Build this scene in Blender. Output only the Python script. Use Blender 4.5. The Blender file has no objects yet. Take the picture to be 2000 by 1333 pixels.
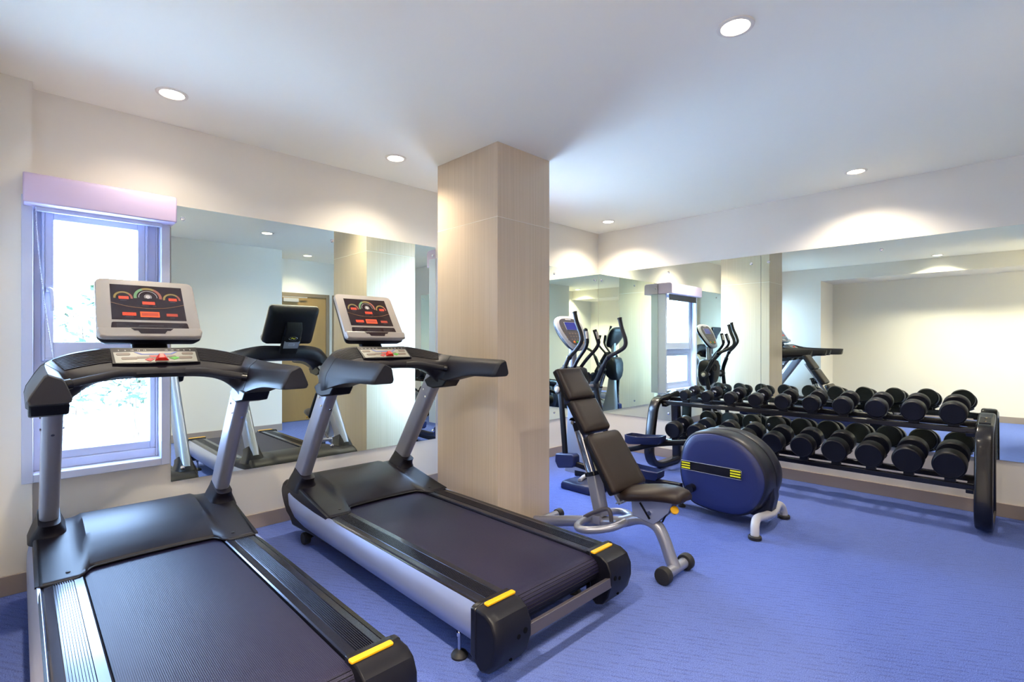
import bpy, bmesh, math, random
from mathutils import Vector, Matrix
random.seed(7)
C = bpy.context.scene.collection
V = Vector
PI = math.pi

# ------------------------------------------------------------------ helpers
def lin(c):
    return tuple(((x/255.0)/12.92 if x/255.0 <= 0.04045 else ((x/255.0+0.055)/1.055)**2.4) for x in c)

def mat(name, rgb, rough=0.5, metal=0.0, spec=0.5, coat=0.0, bump=0.0, bscale=200.0, var=0.0, vscale=6.0, emit=None, estr=0.0, stretch=None, coat_rough=0.1):
    m = bpy.data.materials.new(name); m.use_nodes = True
    nt = m.node_tree; b = nt.nodes['Principled BSDF']
    col = lin(rgb)+(1,)
    b.inputs['Base Color'].default_value = col
    b.inputs['Roughness'].default_value = rough
    b.inputs['Metallic'].default_value = metal
    b.inputs['Specular IOR Level'].default_value = spec
    b.inputs['Coat Weight'].default_value = coat
    b.inputs['Coat Roughness'].default_value = coat_rough
    if emit:
        b.inputs['Emission Color'].default_value = lin(emit)+(1,)
        b.inputs['Emission Strength'].default_value = estr
    tc = nt.nodes.new('ShaderNodeTexCoord')
    src = tc.outputs['Object']
    if stretch:
        mp = nt.nodes.new('ShaderNodeMapping'); mp.inputs['Scale'].default_value = stretch
        nt.links.new(src, mp.inputs['Vector']); src = mp.outputs['Vector']
    if bump > 0:
        n = nt.nodes.new('ShaderNodeTexNoise'); n.inputs['Scale'].default_value = bscale; n.inputs['Detail'].default_value = 3
        nt.links.new(src, n.inputs['Vector'])
        bp = nt.nodes.new('ShaderNodeBump'); bp.inputs['Strength'].default_value = bump; bp.inputs['Distance'].default_value = 0.002
        nt.links.new(n.outputs['Fac'], bp.inputs['Height']); nt.links.new(bp.outputs['Normal'], b.inputs['Normal'])
    if var > 0:
        n = nt.nodes.new('ShaderNodeTexNoise'); n.inputs['Scale'].default_value = vscale; n.inputs['Detail'].default_value = 4
        nt.links.new(src, n.inputs['Vector'])
        mx = nt.nodes.new('ShaderNodeMix'); mx.data_type = 'RGBA'
        mx.inputs[6].default_value = tuple(c*(1-var) for c in col[:3])+(1,)
        mx.inputs[7].default_value = tuple(min(1, c*(1+var)) for c in col[:3])+(1,)
        nt.links.new(n.outputs['Fac'], mx.inputs[0]); nt.links.new(mx.outputs[2], b.inputs['Base Color'])
    return m

def catmull(pts, n=6, closed=False):
    P = [V(p) for p in pts]; out = []
    N = len(P)
    rng = range(N) if closed else range(N-1)
    for i in rng:
        p0 = P[(i-1) % N] if (closed or i > 0) else P[0]*2-P[1]
        p1 = P[i]; p2 = P[(i+1) % N]
        p3 = P[(i+2) % N] if (closed or i+2 < N) else P[-1]*2-P[-2]
        for k in range(n):
            t = k/n
            out.append(0.5*((2*p1)+(p2-p0)*t+(2*p0-5*p1+4*p2-p3)*t*t+(3*p1-p0-3*p2+p3)*t*t*t))
    if not closed: out.append(P[-1].copy())
    return out

def loft(bm, rings, cap=True, closed_path=False):
    vs = [[bm.verts.new(p) for p in r] for r in rings]
    n = len(rings[0]); m = len(rings)
    for i in range(m if closed_path else m-1):
        a = vs[i]; b = vs[(i+1) % m]
        for j in range(n):
            k = (j+1) % n
            bm.faces.new((a[j], a[k], b[k], b[j]))
    if cap and not closed_path:
        bm.faces.new(list(reversed(vs[0]))); bm.faces.new(vs[-1])

def tube(bm, pts, r, seg=14, cap=True, closed=False, flat=1.0, up=None):
    P = [V(p) for p in pts]; n = len(P)
    T = []
    for i in range(n):
        if closed: t = P[(i+1) % n]-P[i-1]
        else: t = P[min(i+1, n-1)]-P[max(i-1, 0)]
        T.append(t.normalized())
    u = V(up) if up else (V((0, 0, 1)) if abs(T[0].z) < 0.9 else V((1, 0, 0)))
    rings = []
    for i in range(n):
        if up: u = V(up)
        u = (u-T[i]*u.dot(T[i])).normalized()
        w = T[i].cross(u)
        rr = r[i] if isinstance(r, (list, tuple)) else r
        rings.append([P[i]+u*math.cos(a)*rr*flat+w*math.sin(a)*rr for a in [2*PI*k/seg for k in range(seg)]])
    loft(bm, rings, cap, closed)

def sweep(bm, pts, prof, up, cap=True, closed=False):
    """prof: list of (a,b): a along 'up'-ish axis, b along side axis"""
    P = [V(p) for p in pts]; n = len(P); rings = []
    for i in range(n):
        if closed: t = (P[(i+1) % n]-P[i-1]).normalized()
        else: t = (P[min(i+1, n-1)]-P[max(i-1, 0)]).normalized()
        u = V(up); u = (u-t*u.dot(t)).normalized(); w = t.cross(u)
        rings.append([P[i]+u*a+w*b for a, b in prof])
    loft(bm, rings, cap, closed)

def rrect(a, b, r, seg=4):
    out = []
    for cx, cy, s in ((a-r, b-r, 0), (-a+r, b-r, 1), (-a+r, -b+r, 2), (a-r, -b+r, 3)):
        for k in range(seg+1):
            t = (s+k/seg)*PI/2
            out.append((cx+r*math.cos(t), cy+r*math.sin(t)))
    return out

def box(bm, c, s, rot=None):
    m = Matrix.Translation(V(c))
    if rot is not None: m = m @ rot.to_4x4()
    m = m @ Matrix.Diagonal((s[0], s[1], s[2], 1))
    bmesh.ops.create_cube(bm, size=1.0, matrix=m)

def bx(bm, x0, x1, y0, y1, z0, z1):
    box(bm, ((x0+x1)/2, (y0+y1)/2, (z0+z1)/2), (abs(x1-x0), abs(y1-y0), abs(z1-z0)))

def cyl(bm, p0, p1, r0, r1=None, seg=24):
    r1 = r0 if r1 is None else r1
    tube(bm, [p0, p1], [r0, r1], seg)

def lathe(bm, prof, origin, axis, seg=32):
    o = V(origin); a = V(axis).normalized()
    u = V((0, 0, 1)) if abs(a.z) < 0.9 else V((1, 0, 0))
    u = (u-a*u.dot(a)).normalized(); w = a.cross(u)
    rings = [[o+a*h+(u*math.cos(t)+w*math.sin(t))*max(r, 1e-5) for t in [2*PI*k/seg for k in range(seg)]] for r, h in prof]
    loft(bm, rings, True)

def prism(bm, poly, f, d0, d1):
    """poly: list of 2D; f(p, d) -> 3D"""
    a = [bm.verts.new(f(p, d0)) for p in poly]; b = [bm.verts.new(f(p, d1)) for p in poly]
    n = len(poly)
    bm.faces.new(list(reversed(a))); bm.faces.new(b)
    for i in range(n):
        j = (i+1) % n
        bm.faces.new((a[i], a[j], b[j], b[i]))

def NB(): return bmesh.new()

def done(name, bm, m, parent=None, root=None, smooth=True, angle=38, bevel=0.0, segs=2, label=None):
    """link one mesh; vertices given in world coordinates, stored relative to the thing's root"""
    off = root.location if root is not None else V((0, 0, 0))
    if off.length > 0: bmesh.ops.translate(bm, verts=bm.verts, vec=-off)
    bmesh.ops.recalc_face_normals(bm, faces=bm.faces)
    me = bpy.data.meshes.new(name); bm.to_mesh(me); bm.free()
    if smooth:
        for p in me.polygons: p.use_smooth = True
        me.set_sharp_from_angle(angle=math.radians(angle))
    me.materials.append(m)
    o = bpy.data.objects.new(name, me); C.objects.link(o)
    if parent is not None: o.parent = parent
    if bevel > 0:
        md = o.modifiers.new('bevel', 'BEVEL'); md.width = bevel; md.segments = segs; md.limit_method = 'ANGLE'; md.angle_limit = math.radians(40)
        md.harden_normals = False
    if label: o['label'] = label
    return o

def thing(name, loc, label, cat, group=None):
    o = bpy.data.objects.new(name, None); C.objects.link(o); o.location = loc
    o.empty_display_size = 0.1
    o['label'] = label; o['category'] = cat
    if group: o['group'] = group
    return o

def struct(name, bm, m, parent=None, smooth=False, bevel=0.0, label=None):
    o = done(name, bm, m, parent, None, smooth=smooth, bevel=bevel)
    if parent is None: o['kind'] = 'structure'
    if label: o['label'] = label
    return o

def copy_tree(o, parent=None):
    c = o.copy(); C.objects.link(c)
    if parent is not None: c.parent = parent
    for ch in [x for x in o.children]:
        copy_tree(ch, c)
    return c

# ------------------------------------------------------------------ materials
M = {}
M['wall'] = mat('wall_paint', (223, 218, 208), 0.72, bump=0.08, bscale=350, var=0.015, vscale=1.2)
M['ceil'] = mat('ceiling_paint', (248, 244, 228), 0.75, bump=0.05, bscale=300)
M['base'] = mat('baseboard_vinyl', (150, 137, 130), 0.45, var=0.05, vscale=4)
M['white'] = mat('window_paint', (182, 187, 208), 0.38)
M['cassette'] = mat('blind_cassette_paint', (186, 170, 200), 0.4)
M['mirror'] = mat('mirror_glass', (234, 246, 236), 0.0, metal=1.0)
M['mirror_edge'] = mat('mirror_edge', (70, 90, 84), 0.15)
M['chrome'] = mat('chrome', (215, 215, 220), 0.12, metal=1.0)
M['steel'] = mat('silver_paint', (146, 148, 162), 0.32, metal=0.55, var=0.03, vscale=40)
M['alu'] = mat('brushed_aluminium', (150, 158, 188), 0.36, metal=0.55, bump=0.05, bscale=90, stretch=(1, 0.06, 1))
M['black'] = mat('black_gloss_plastic', (14, 11, 24), 0.48, spec=0.34, bump=0.03, bscale=500)
M['satin'] = mat('black_satin_plastic', (11, 11, 21), 0.42, spec=0.26, bump=0.05, bscale=700)
M['blackm'] = mat('black_metal_paint', (15, 14, 20), 0.26, spec=0.4, coat=0.2)
M['navy'] = mat('navy_satin_plastic', (27, 38, 92), 0.38, spec=0.6, bump=0.04, bscale=700)  # black cover plastic; blue reflection of carpet and sky put into the base colour
M['navydark'] = mat('dark_navy_satin_plastic', (17, 19, 36), 0.40, spec=0.45, bump=0.04, bscale=700)
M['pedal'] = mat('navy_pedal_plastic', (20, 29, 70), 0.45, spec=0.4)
M['hole'] = mat('dark_hole', (6, 6, 7), 0.8, spec=0.1)
M['anodised'] = mat('black_anodised_aluminium', (46, 47, 62), 0.2, metal=0.6)
M['rubber'] = mat('black_rubber', (24, 23, 27), 0.62, bump=0.1, bscale=400)
M['urethane'] = mat('black_urethane', (14, 14, 23), 0.42, spec=0.3, bump=0.05, bscale=250)
M['foam'] = mat('black_foam_grip', (22, 21, 28), 0.6, bump=0.2, bscale=600)
M['leather'] = mat('brown_black_vinyl', (37, 27, 24), 0.42, spec=0.3, bump=0.15, bscale=450)
M['vinylside'] = mat('black_vinyl_side', (14, 14, 22), 0.45, spec=0.3, bump=0.12, bscale=450)
M['champ'] = mat('champagne_plastic', (172, 166, 160), 0.38, metal=0.25)
M['screen'] = mat('dark_display', (46, 34, 40), 0.16, spec=0.6)
M['yellow'] = mat('yellow_plastic', (214, 158, 4), 0.4)
M['decalyel'] = mat('decal_yellow', (232, 226, 20), 0.5)
M['red'] = mat('red_plastic', (206, 34, 20), 0.35)
M['redflat'] = mat('red_key', (190, 60, 60), 0.5)
M['green'] = mat('green_key', (60, 160, 30), 0.45)
M['orange'] = mat('orange_key', (225, 120, 30), 0.45)
M['keypad'] = mat('keypad_film', (146, 146, 136), 0.4)
M['keybrown'] = mat('keypad_pill', (112, 98, 88), 0.45)
M['keyblue'] = mat('keypad_blue', (90, 104, 170), 0.45)
M['ink'] = mat('pale_print', (190, 185, 185), 0.5)
M['led'] = mat('red_led', (120, 30, 16), 0.4, emit=(255, 66, 20), estr=0.32)
M['ledf'] = mat('orange_led_frame', (140, 50, 24), 0.4, emit=(255, 86, 30), estr=0.32)
M['ledd'] = mat('dim_led', (90, 34, 26), 0.4, emit=(230, 80, 50), estr=0.16)
M['lcd'] = mat('blue_lcd', (34, 38, 104), 0.2, emit=(60, 70, 220), estr=0.06)
M['g1'] = mat('gauge_green', (84, 120, 84), 0.5, emit=(110, 190, 120), estr=0.06)
M['g2'] = mat('gauge_yellow', (110, 92, 40), 0.5, emit=(190, 160, 60), estr=0.06)
M['g3'] = mat('gauge_red', (110, 58, 46), 0.5, emit=(190, 80, 60), estr=0.1)
M['gline'] = mat('gauge_line', (150, 100, 50), 0.5)
M['doorwood'] = mat('door_wood', (150, 118, 70), 0.45, var=0.08, vscale=8, stretch=(8, 8, 0.6))
M['doorframe'] = mat('door_frame_paint', (120, 104, 84), 0.45)
M['trimwarm'] = mat('light_trim', (232, 224, 208), 0.4)
M['leaf'] = mat('leaf', (24, 50, 24), 0.6, var=0.3, vscale=3)
M['stem'] = mat('bark', (90, 76, 60), 0.8, var=0.2)
M['paving'] = mat('pale_paving', (220, 222, 220), 0.85, var=0.04, vscale=2)
M['grey'] = mat('grey_plastic', (68, 64, 72), 0.4)
M['egrey'] = mat('console_grey', (178, 178, 184), 0.38)

def carpet_mat():
    m = bpy.data.materials.new('blue_carpet'); m.use_nodes = True
    nt = m.node_tree; b = nt.nodes['Principled BSDF']; b.inputs['Roughness'].default_value = 0.95
    b.inputs['Specular IOR Level'].default_value = 0.15
    b.inputs['Sheen Weight'].default_value = 0.25; b.inputs['Sheen Roughness'].default_value = 0.5
    b.inputs['Sheen Tint'].default_value = (0.55, 0.65, 1, 1)
    tc = nt.nodes.new('ShaderNodeTexCoord')
    def noise(scale, det, rough=0.5):
        mp = nt.nodes.new('ShaderNodeMapping'); mp.inputs['Scale'].default_value = scale
        n = nt.nodes.new('ShaderNodeTexNoise'); n.inputs['Scale'].default_value = 1; n.inputs['Detail'].default_value = det; n.inputs['Roughness'].default_value = rough
        nt.links.new(tc.outputs['Object'], mp.inputs['Vector']); nt.links.new(mp.outputs['Vector'], n.inputs['Vector'])
        return n.outputs['Fac']
    def ramp(src, a, bb):
        r = nt.nodes.new('ShaderNodeMapRange'); r.inputs['From Min'].default_value = a; r.inputs['From Max'].default_value = bb
        nt.links.new(src, r.inputs['Value']); return r.outputs['Result']
    def dot(v):
        d = nt.nodes.new('ShaderNodeVectorMath'); d.operation = 'DOT_PRODUCT'; d.inputs[1].default_value = v
        nt.links.new(tc.outputs['Object'], d.inputs[0]); return d.outputs['Value']
    def math_(op, a, bb=None):
        m_ = nt.nodes.new('ShaderNodeMath'); m_.operation = op
        for i, x in enumerate((a, bb)):
            if x is None: continue
            if isinstance(x, (int, float)): m_.inputs[i].default_value = x
            else: nt.links.new(x, m_.inputs[i])
        return m_.outputs[0]
    u, v = dot((-0.507, 0.862, 0)), dot((0.862, 0.507, 0))   # tufted rows run askew to the walls
    cb = nt.nodes.new('ShaderNodeCombineXYZ'); nt.links.new(math_('MULTIPLY', u, 16.0), cb.inputs[0]); nt.links.new(math_('MULTIPLY', v, 46.0), cb.inputs[1])
    nd = nt.nodes.new('ShaderNodeTexNoise'); nd.inputs['Scale'].default_value = 1; nd.inputs['Detail'].default_value = 2.5; nt.links.new(cb.outputs[0], nd.inputs['Vector'])
    rows = ramp(math_('SINE', math_('MULTIPLY', v, 2*PI/0.027)), -0.2, 0.85)
    dash = math_('SUBTRACT', 1.0, math_('MULTIPLY', rows, ramp(nd.outputs['Fac'], 0.42, 0.60)))
    grain = ramp(noise((230, 230, 230), 3, 0.7), 0.36, 0.64)
    patch = noise((0.9, 2.4, 1), 2)
    def mixc(f, a, bcol):
        mx = nt.nodes.new('ShaderNodeMix'); mx.data_type = 'RGBA'
        if isinstance(f, float): mx.inputs[0].default_value = f
        else: nt.links.new(f, mx.inputs[0])
        for i, c in ((6, a), (7, bcol)):
            if isinstance(c, tuple): mx.inputs[i].default_value = c
            else: nt.links.new(c, mx.inputs[i])
        return mx.outputs[2]
    c1 = mixc(dash, lin((14, 34, 118))+(1,), lin((70, 94, 182))+(1,))
    c2 = mixc(grain, lin((14, 30, 112))+(1,), lin((122, 146, 220))+(1,))
    c3 = mixc(0.6, c1, c2)
    c4 = mixc(ramp(patch, 0.3, 0.75), c3, mixc(0.35, c3, lin((92, 112, 186))+(1,)))
    nt.links.new(c4, b.inputs['Base Color'])
    bp = nt.nodes.new('ShaderNodeBump'); bp.inputs['Strength'].default_value = 0.7; bp.inputs['Distance'].default_value = 0.004
    ad = nt.nodes.new('ShaderNodeMath'); ad.operation = 'ADD'
    nt.links.new(dash, ad.inputs[0]); nt.links.new(grain, ad.inputs[1])
    nt.links.new(ad.outputs[0], bp.inputs['Height']); nt.links.new(bp.outputs['Normal'], b.inputs['Normal'])
    return m
M['carpet'] = carpet_mat()

def streak_mat(name, a, bcol, rough, sx, sz, bump=0.1, spec=0.4):
    """fine vertical threads (column paper)"""
    m = bpy.data.materials.new(name); m.use_nodes = True
    nt = m.node_tree; b = nt.nodes['Principled BSDF']; b.inputs['Roughness'].default_value = rough
    b.inputs['Specular IOR Level'].default_value = spec
    tc = nt.nodes.new('ShaderNodeTexCoord'); mp = nt.nodes.new('ShaderNodeMapping'); mp.inputs['Scale'].default_value = (sx, sx, sz)
    n = nt.nodes.new('ShaderNodeTexNoise'); n.inputs['Scale'].default_value = 1; n.inputs['Detail'].default_value = 3
    nt.links.new(tc.outputs['Object'], mp.inputs['Vector']); nt.links.new(mp.outputs['Vector'], n.inputs['Vector'])
    r = nt.nodes.new('ShaderNodeMapRange'); r.inputs['From Min'].default_value = 0.3; r.inputs['From Max'].default_value = 0.7
    nt.links.new(n.outputs['Fac'], r.inputs['Value'])
    mx = nt.nodes.new('ShaderNodeMix'); mx.data_type = 'RGBA'
    mx.inputs[6].default_value = lin(a)+(1,); mx.inputs[7].default_value = lin(bcol)+(1,)
    nt.links.new(r.outputs['Result'], mx.inputs[0]); nt.links.new(mx.outputs[2], b.inputs['Base Color'])
    if bump:
        bp = nt.nodes.new('ShaderNodeBump'); bp.inputs['Strength'].default_value = bump; bp.inputs['Distance'].default_value = 0.001
        nt.links.new(r.outputs['Result'], bp.inputs['Height']); nt.links.new(bp.outputs['Normal'], b.inputs['Normal'])
    return m
M['column'] = streak_mat('column_paper', (192, 174, 150), (205, 188, 165), 0.40, 210, 1.0, bump=0.05)

def belt_mat():
    m = bpy.data.materials.new('belt_weave'); m.use_nodes = True
    nt = m.node_tree; b = nt.nodes['Principled BSDF']
    b.inputs['Roughness'].default_value = 0.48; b.inputs['Specular IOR Level'].default_value = 0.28
    tc = nt.nodes.new('ShaderNodeTexCoord'); mp = nt.nodes.new('ShaderNodeMapping'); mp.inputs['Scale'].default_value = (190, 190, 0)
    nt.links.new(tc.outputs['Object'], mp.inputs['Vector'])
    vo = nt.nodes.new('ShaderNodeTexVoronoi'); vo.inputs['Scale'].default_value = 1; vo.inputs['Randomness'].default_value = 0.05
    nt.links.new(mp.outputs['Vector'], vo.inputs['Vector'])
    mx = nt.nodes.new('ShaderNodeMix'); mx.data_type = 'RGBA'
    mx.inputs[6].default_value = lin((34, 30, 62))+(1,); mx.inputs[7].default_value = lin((8, 7, 15))+(1,)
    nt.links.new(vo.outputs['Distance'], mx.inputs[0]); nt.links.new(mx.outputs[2], b.inputs['Base Color'])
    bp = nt.nodes.new('ShaderNodeBump'); bp.inputs['Strength'].default_value = 0.5; bp.inputs['Distance'].default_value = 0.002; bp.invert = True
    nt.links.new(vo.outputs['Distance'], bp.inputs['Height']); nt.links.new(bp.outputs['Normal'], b.inputs['Normal'])
    return m
M['belt'] = belt_mat()

def glass_mat():
    m = bpy.data.materials.new('window_glass'); m.use_nodes = True
    nt = m.node_tree; nt.nodes.remove(nt.nodes['Principled BSDF']); out = nt.nodes['Material Output']
    t = nt.nodes.new('ShaderNodeBsdfTransparent'); t.inputs['Color'].default_value = (0.88, 0.92, 0.90, 1)
    g = nt.nodes.new('ShaderNodeBsdfGlossy'); g.inputs['Roughness'].default_value = 0.02
    f = nt.nodes.new('ShaderNodeFresnel'); f.inputs['IOR'].default_value = 1.45
    mx = nt.nodes.new('ShaderNodeMixShader')
    geo = nt.nodes.new('ShaderNodeNewGeometry'); sb = nt.nodes.new('ShaderNodeMath'); sb.operation = 'SUBTRACT'; sb.inputs[0].default_value = 1.0
    nt.links.new(geo.outputs['Backfacing'], sb.inputs[1]); ml = nt.nodes.new('ShaderNodeMath'); ml.operation = 'MULTIPLY'
    nt.links.new(sb.outputs[0], ml.inputs[0]); nt.links.new(f.outputs[0], ml.inputs[1])     # the reflection sits on the outer faces only
    nt.links.new(ml.outputs[0], mx.inputs[0]); nt.links.new(t.outputs[0], mx.inputs[1]); nt.links.new(g.outputs[0], mx.inputs[2])
    nt.links.new(mx.outputs[0], out.inputs['Surface'])
    return m
M['glass'] = glass_mat()

def emit_mat(name, rgb, s):
    m = bpy.data.materials.new(name); m.use_nodes = True
    nt = m.node_tree; nt.nodes.remove(nt.nodes['Principled BSDF']); out = nt.nodes['Material Output']
    e = nt.nodes.new('ShaderNodeEmission'); e.inputs['Color'].default_value = lin(rgb)+(1,); e.inputs['Strength'].default_value = s
    nt.links.new(e.outputs[0], out.inputs['Surface'])
    return m
M['lamp'] = emit_mat('lamp_diffuser', (255, 244, 226), 6.0)

# ------------------------------------------------------------------ room
H = 2.62
b = NB(); bx(b, -6.2, 0.15, -4.75, 0.15, -0.1, 0); struct('floor', b, M['carpet'])
b = NB(); bx(b, -6.2, 0.15, -4.75, 0.15, H, H+0.1); struct('ceiling', b, M['ceil'])
WX0, WX1, WZ0, WZ1 = -5.085, -4.50, 0.575, 2.03       # window opening
UX0, UX1 = -2.42, -1.49                               # second window, hidden behind the column but seen in the dumbbell mirror
b = NB()
bx(b, -6.2, WX0, 0, 0.15, 0, H); bx(b, WX1, UX0, 0, 0.15, 0, H); bx(b, UX1, 0.15, 0, 0.15, 0, H)
for a, c in ((WX0, WX1), (UX0, UX1)): bx(b, a, c, 0, 0.15, 0, WZ0); bx(b, a, c, 0, 0.15, WZ1, H)
struct('wall_left', b, M['wall'])
b = NB(); bx(b, 0, 0.15, -4.75, 0, 0, H); struct('wall_right', b, M['wall'])
DX0, DX1 = -1.30, -0.80
b = NB(); bx(b, -6.2, 0, -4.75, -4.6, 0, H); struct('wall_back', b, M['wall'])
b = NB(); bx(b, -6.2, -6.05, -4.6, 0, 0, H); struct('wall_far', b, M['wall'])
b = NB(); bx(b, -4.21, -2.39, -4.6, -3.87, 0, H); struct('wall_pier', b, M['wall'])
# wall opposite the dumbbell mirror: a solid return beside the window, then an alcove under a bulkhead
b = NB(); bx(b, -6.05, -5.235, -1.13, 0, 0, H); bx(b, -5.235, -5.072, -0.107, 0, 0, H); struct('wall_return', b, M['wall'])
b = NB(); bx(b, -6.05, -5.235, -4.6, -1.13, 2.39, H); struct('wall_bulkhead', b, M['wall'])
# column with paper and a fine joint line
CX0, CX1, CY0, CY1 = -2.839, -2.3143, -1.2268, -0.5548
b = NB(); bx(b, CX0, CX1, CY0, CY1, 0, 2.116); bx(b, CX0, CX1, CY0, CY1, 2.121, H); bx(b, CX0+.003, CX1-.003, CY0+.003, CY1-.003, 2.11, 2.125)
colm = struct('wall_column', b, M['column'], bevel=0.0015)
b = NB(); bx(b, CX0-.0008, CX1+.0008, CY0-.0008, CY1+.0008, 2.1165, 2.1205); struct('joint_strip', b, M['trimwarm'], colm)
# baseboards
bh, bt = 0.10, 0.012
def baseboard(name, x0, x1, y0, y1):
    b = NB(); bx(b, x0, x1, y0, y1, 0, bh); struct(name, b, M['base'], bevel=0.003)
baseboard('baseboard_left', -5.072, 0, -bt, 0)
baseboard('baseboard_right', -bt, 0, -4.6, -bt)
baseboard('baseboard_return', -5.235, -5.072, -0.107-bt, -0.107)
baseboard('baseboard_far', -5.235, -5.235+bt, -1.13, -0.119)
baseboard('baseboard_alcove', -6.05, -6.05+bt, -4.6, -1.13)
baseboard('baseboard_pier', -4.21, -2.39, -3.87, -3.87+bt)
baseboard('baseboard_back', -0.79, -bt, -4.6, -4.6+bt)

# window: casing, fixed frame, opening sash, panes, handle
def ring(b, x0, x1, z0, z1, wl, wr, wb, wt, y0, y1):
    bx(b, x0, x0+wl, y0, y1, z0, z1); bx(b, x1-wr, x1, y0, y1, z0, z1)
    bx(b, x0+wl, x1-wr, y0, y1, z0, z0+wb); bx(b, x0+wl, x1-wr, y0, y1, z1-wt, z1)
def window(name, c0, c1, uw, lw):
    b = NB(); ring(b, c0, c1, 0.548, 2.03, .044, .044, .042, .03, -0.122, 0.005)
    win = struct(name, b, M['white'], bevel=0.004)
    b = NB(); ring(b, c0+.0435, c1-.044, 0.59, 2.0, .035, .012, .05, .02, -0.03, 0.1)
    bx(b, c0+.073, c1-.053, -0.03, 0.09, 1.115, 1.175)
    struct('window_frame', b, M['white'], win, bevel=0.005)
    b = NB(); ring(b, c0+.077, c1-.098, 1.175, 1.985, .012, .012, .012, .012, -0.055, 0.06)
    ring(b, c0+.089, c1-.110, 1.187, 1.973, .036, .036, .088, .042, -0.046, 0.055)
    bx(b, c1-.098, c1-.056, -0.03, 0.09, 1.175, 1.985)
    struct('sash', b, M['white'], win, bevel=0.004)
    b = NB(); ring(b, c0+.078, c1-.056, 0.64, 1.115, .047, .028, .045, .04, -0.02, 0.06)
    struct('lower_sash', b, M['white'], win, bevel=0.004)
    b = NB(); bx(b, c0+.122, c1-.143, 0.018, 0.026, 1.27, 1.935); struct('pane', b, M['glass'], win)
    b = NB(); bx(b, c0+.122, c1-.078, 0.018, 0.026, 0.68, 1.08); struct('pane', b, M['glass'], win)
    return win
win = window('window_1', -5.113, -4.477, 0, 0)
win2 = window('window_2', -2.452, -1.465, 0, 0)
b = NB(); bx(b, -5.020, -4.992, -0.066, -0.045, 1.54, 1.575)
tube(b, catmull([(-5.006, -0.06, 1.558), (-5.006, -0.085, 1.556), (-4.998, -0.095, 1.54), (-4.994, -0.095, 1.44)], 5), 0.009, 10)
struct('handle', b, M['white'], win, smooth=True, bevel=0.002)
# blind cassette with bead chain
t = thing('roller_blind', (-4.775, -0.16, 1.98), 'pale lilac box cassette of a roller blind with a bead chain, above the window', 'blind')
b = NB()
prof = [(-0.006, 1.972), (-0.006, 2.128), (-0.19, 2.128), (-0.215, 2.12), (-0.225, 2.10), (-0.225, 1.972)]
prism(b, prof, lambda p, d: V((d, p[0]-0.0, p[1])), -5.108, -4.462)
done('cassette', b, M['cassette'], t, t, bevel=0.006)
b = NB(); bx(b, -5.06, -4.52, -0.145, -0.125, 1.95, 1.985); done('fabric_roll', b, M['white'], t, t, bevel=0.004)
b = NB()
pts = [V((-5.06, -0.16, 1.965))+V((0.085*min(1, k/110.0)**1.5, -0.05*k/160, -0.0085*k)) for k in range(0, 118)]
for p in pts[::1]:
    bmesh.ops.create_icosphere(b, subdivisions=1, radius=0.0035, matrix=Matrix.Translation(p))
tube(b, pts, 0.0012, 5)
done('bead_chain', b, M['white'], t, t)

t = thing('roller_blind', (-1.955, -0.16, 1.98), 'lilac blind cassette over the window behind the column, seen in the dumbbell wall mirror', 'blind')
b = NB(); prism(b, prof, lambda p, d: V((d, p[0], p[1])), -2.405, -1.452); done('cassette', b, M['cassette'], t, t, bevel=0.006)
b = NB(); bx(b, -2.38, -1.53, -0.142, -0.138, 1.90, 1.99); bx(b, -2.38, -1.53, -0.148, -0.132, 1.885, 1.905); done('fabric_drop', b, M['grey'], t, t, bevel=0.002)

# mirrors
def mirror(label, u0, u1, axis, screws):
    z0, z1 = 0.4138, (2.1238 if axis == 'x' else 2.119)
    loc = ((u0+u1)/2, -0.004, z0) if axis == 'x' else (-0.004, (u0+u1)/2, z0)
    t = thing('wall_mirror', loc, label, 'mirror', None)
    b = NB()
    if axis == 'x': bx(b, u0, u1, -0.0065, -0.006, z0, z1)
    else: bx(b, -0.0065, -0.006, u0, u1, z0, z1)
    done('mirror_glass', b, M['mirror'], t, t, smooth=False)
    b = NB()
    if axis == 'x': bx(b, u0, u1, -0.0058, -0.001, z0, z1)
    else: bx(b, -0.0058, -0.001, u0, u1, z0, z1)
    done('backing', b, M['mirror_edge'], t, t, smooth=False)
    for s in screws:
        for z in (2.047, 0.489):
            o = V((s, -0.0065, z)) if axis == 'x' else V((-0.0065, s, z))
            a = V((0, -1, 0)) if axis == 'x' else V((-1, 0, 0))
            b = NB(); lathe(b, [(0.013, 0), (0.013, 0.004), (0.011, 0.007), (0.004, 0.0085)], o, a, 20)
            done('screw', b, M['chrome'], t, t)
mirror('frameless wall mirror beside the window, behind the two treadmills', -4.452, -2.462, 'x', [-4.39, -3.423, -2.49])
mirror('frameless mirror on the wall behind the cross trainer, ending at the room corner', -1.448, -0.008, 'x', [-1.40, -0.836, -0.087])
mirror('frameless mirror on the dumbbell wall, far panel ending at the room corner', -1.913, -0.008, 'y', [-1.826, -0.947, -0.047])
mirror('frameless mirror on the dumbbell wall, near panel above the heavier dumbbells', -3.84, -1.917, 'y', [-1.986, -2.866, -3.77])

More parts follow.
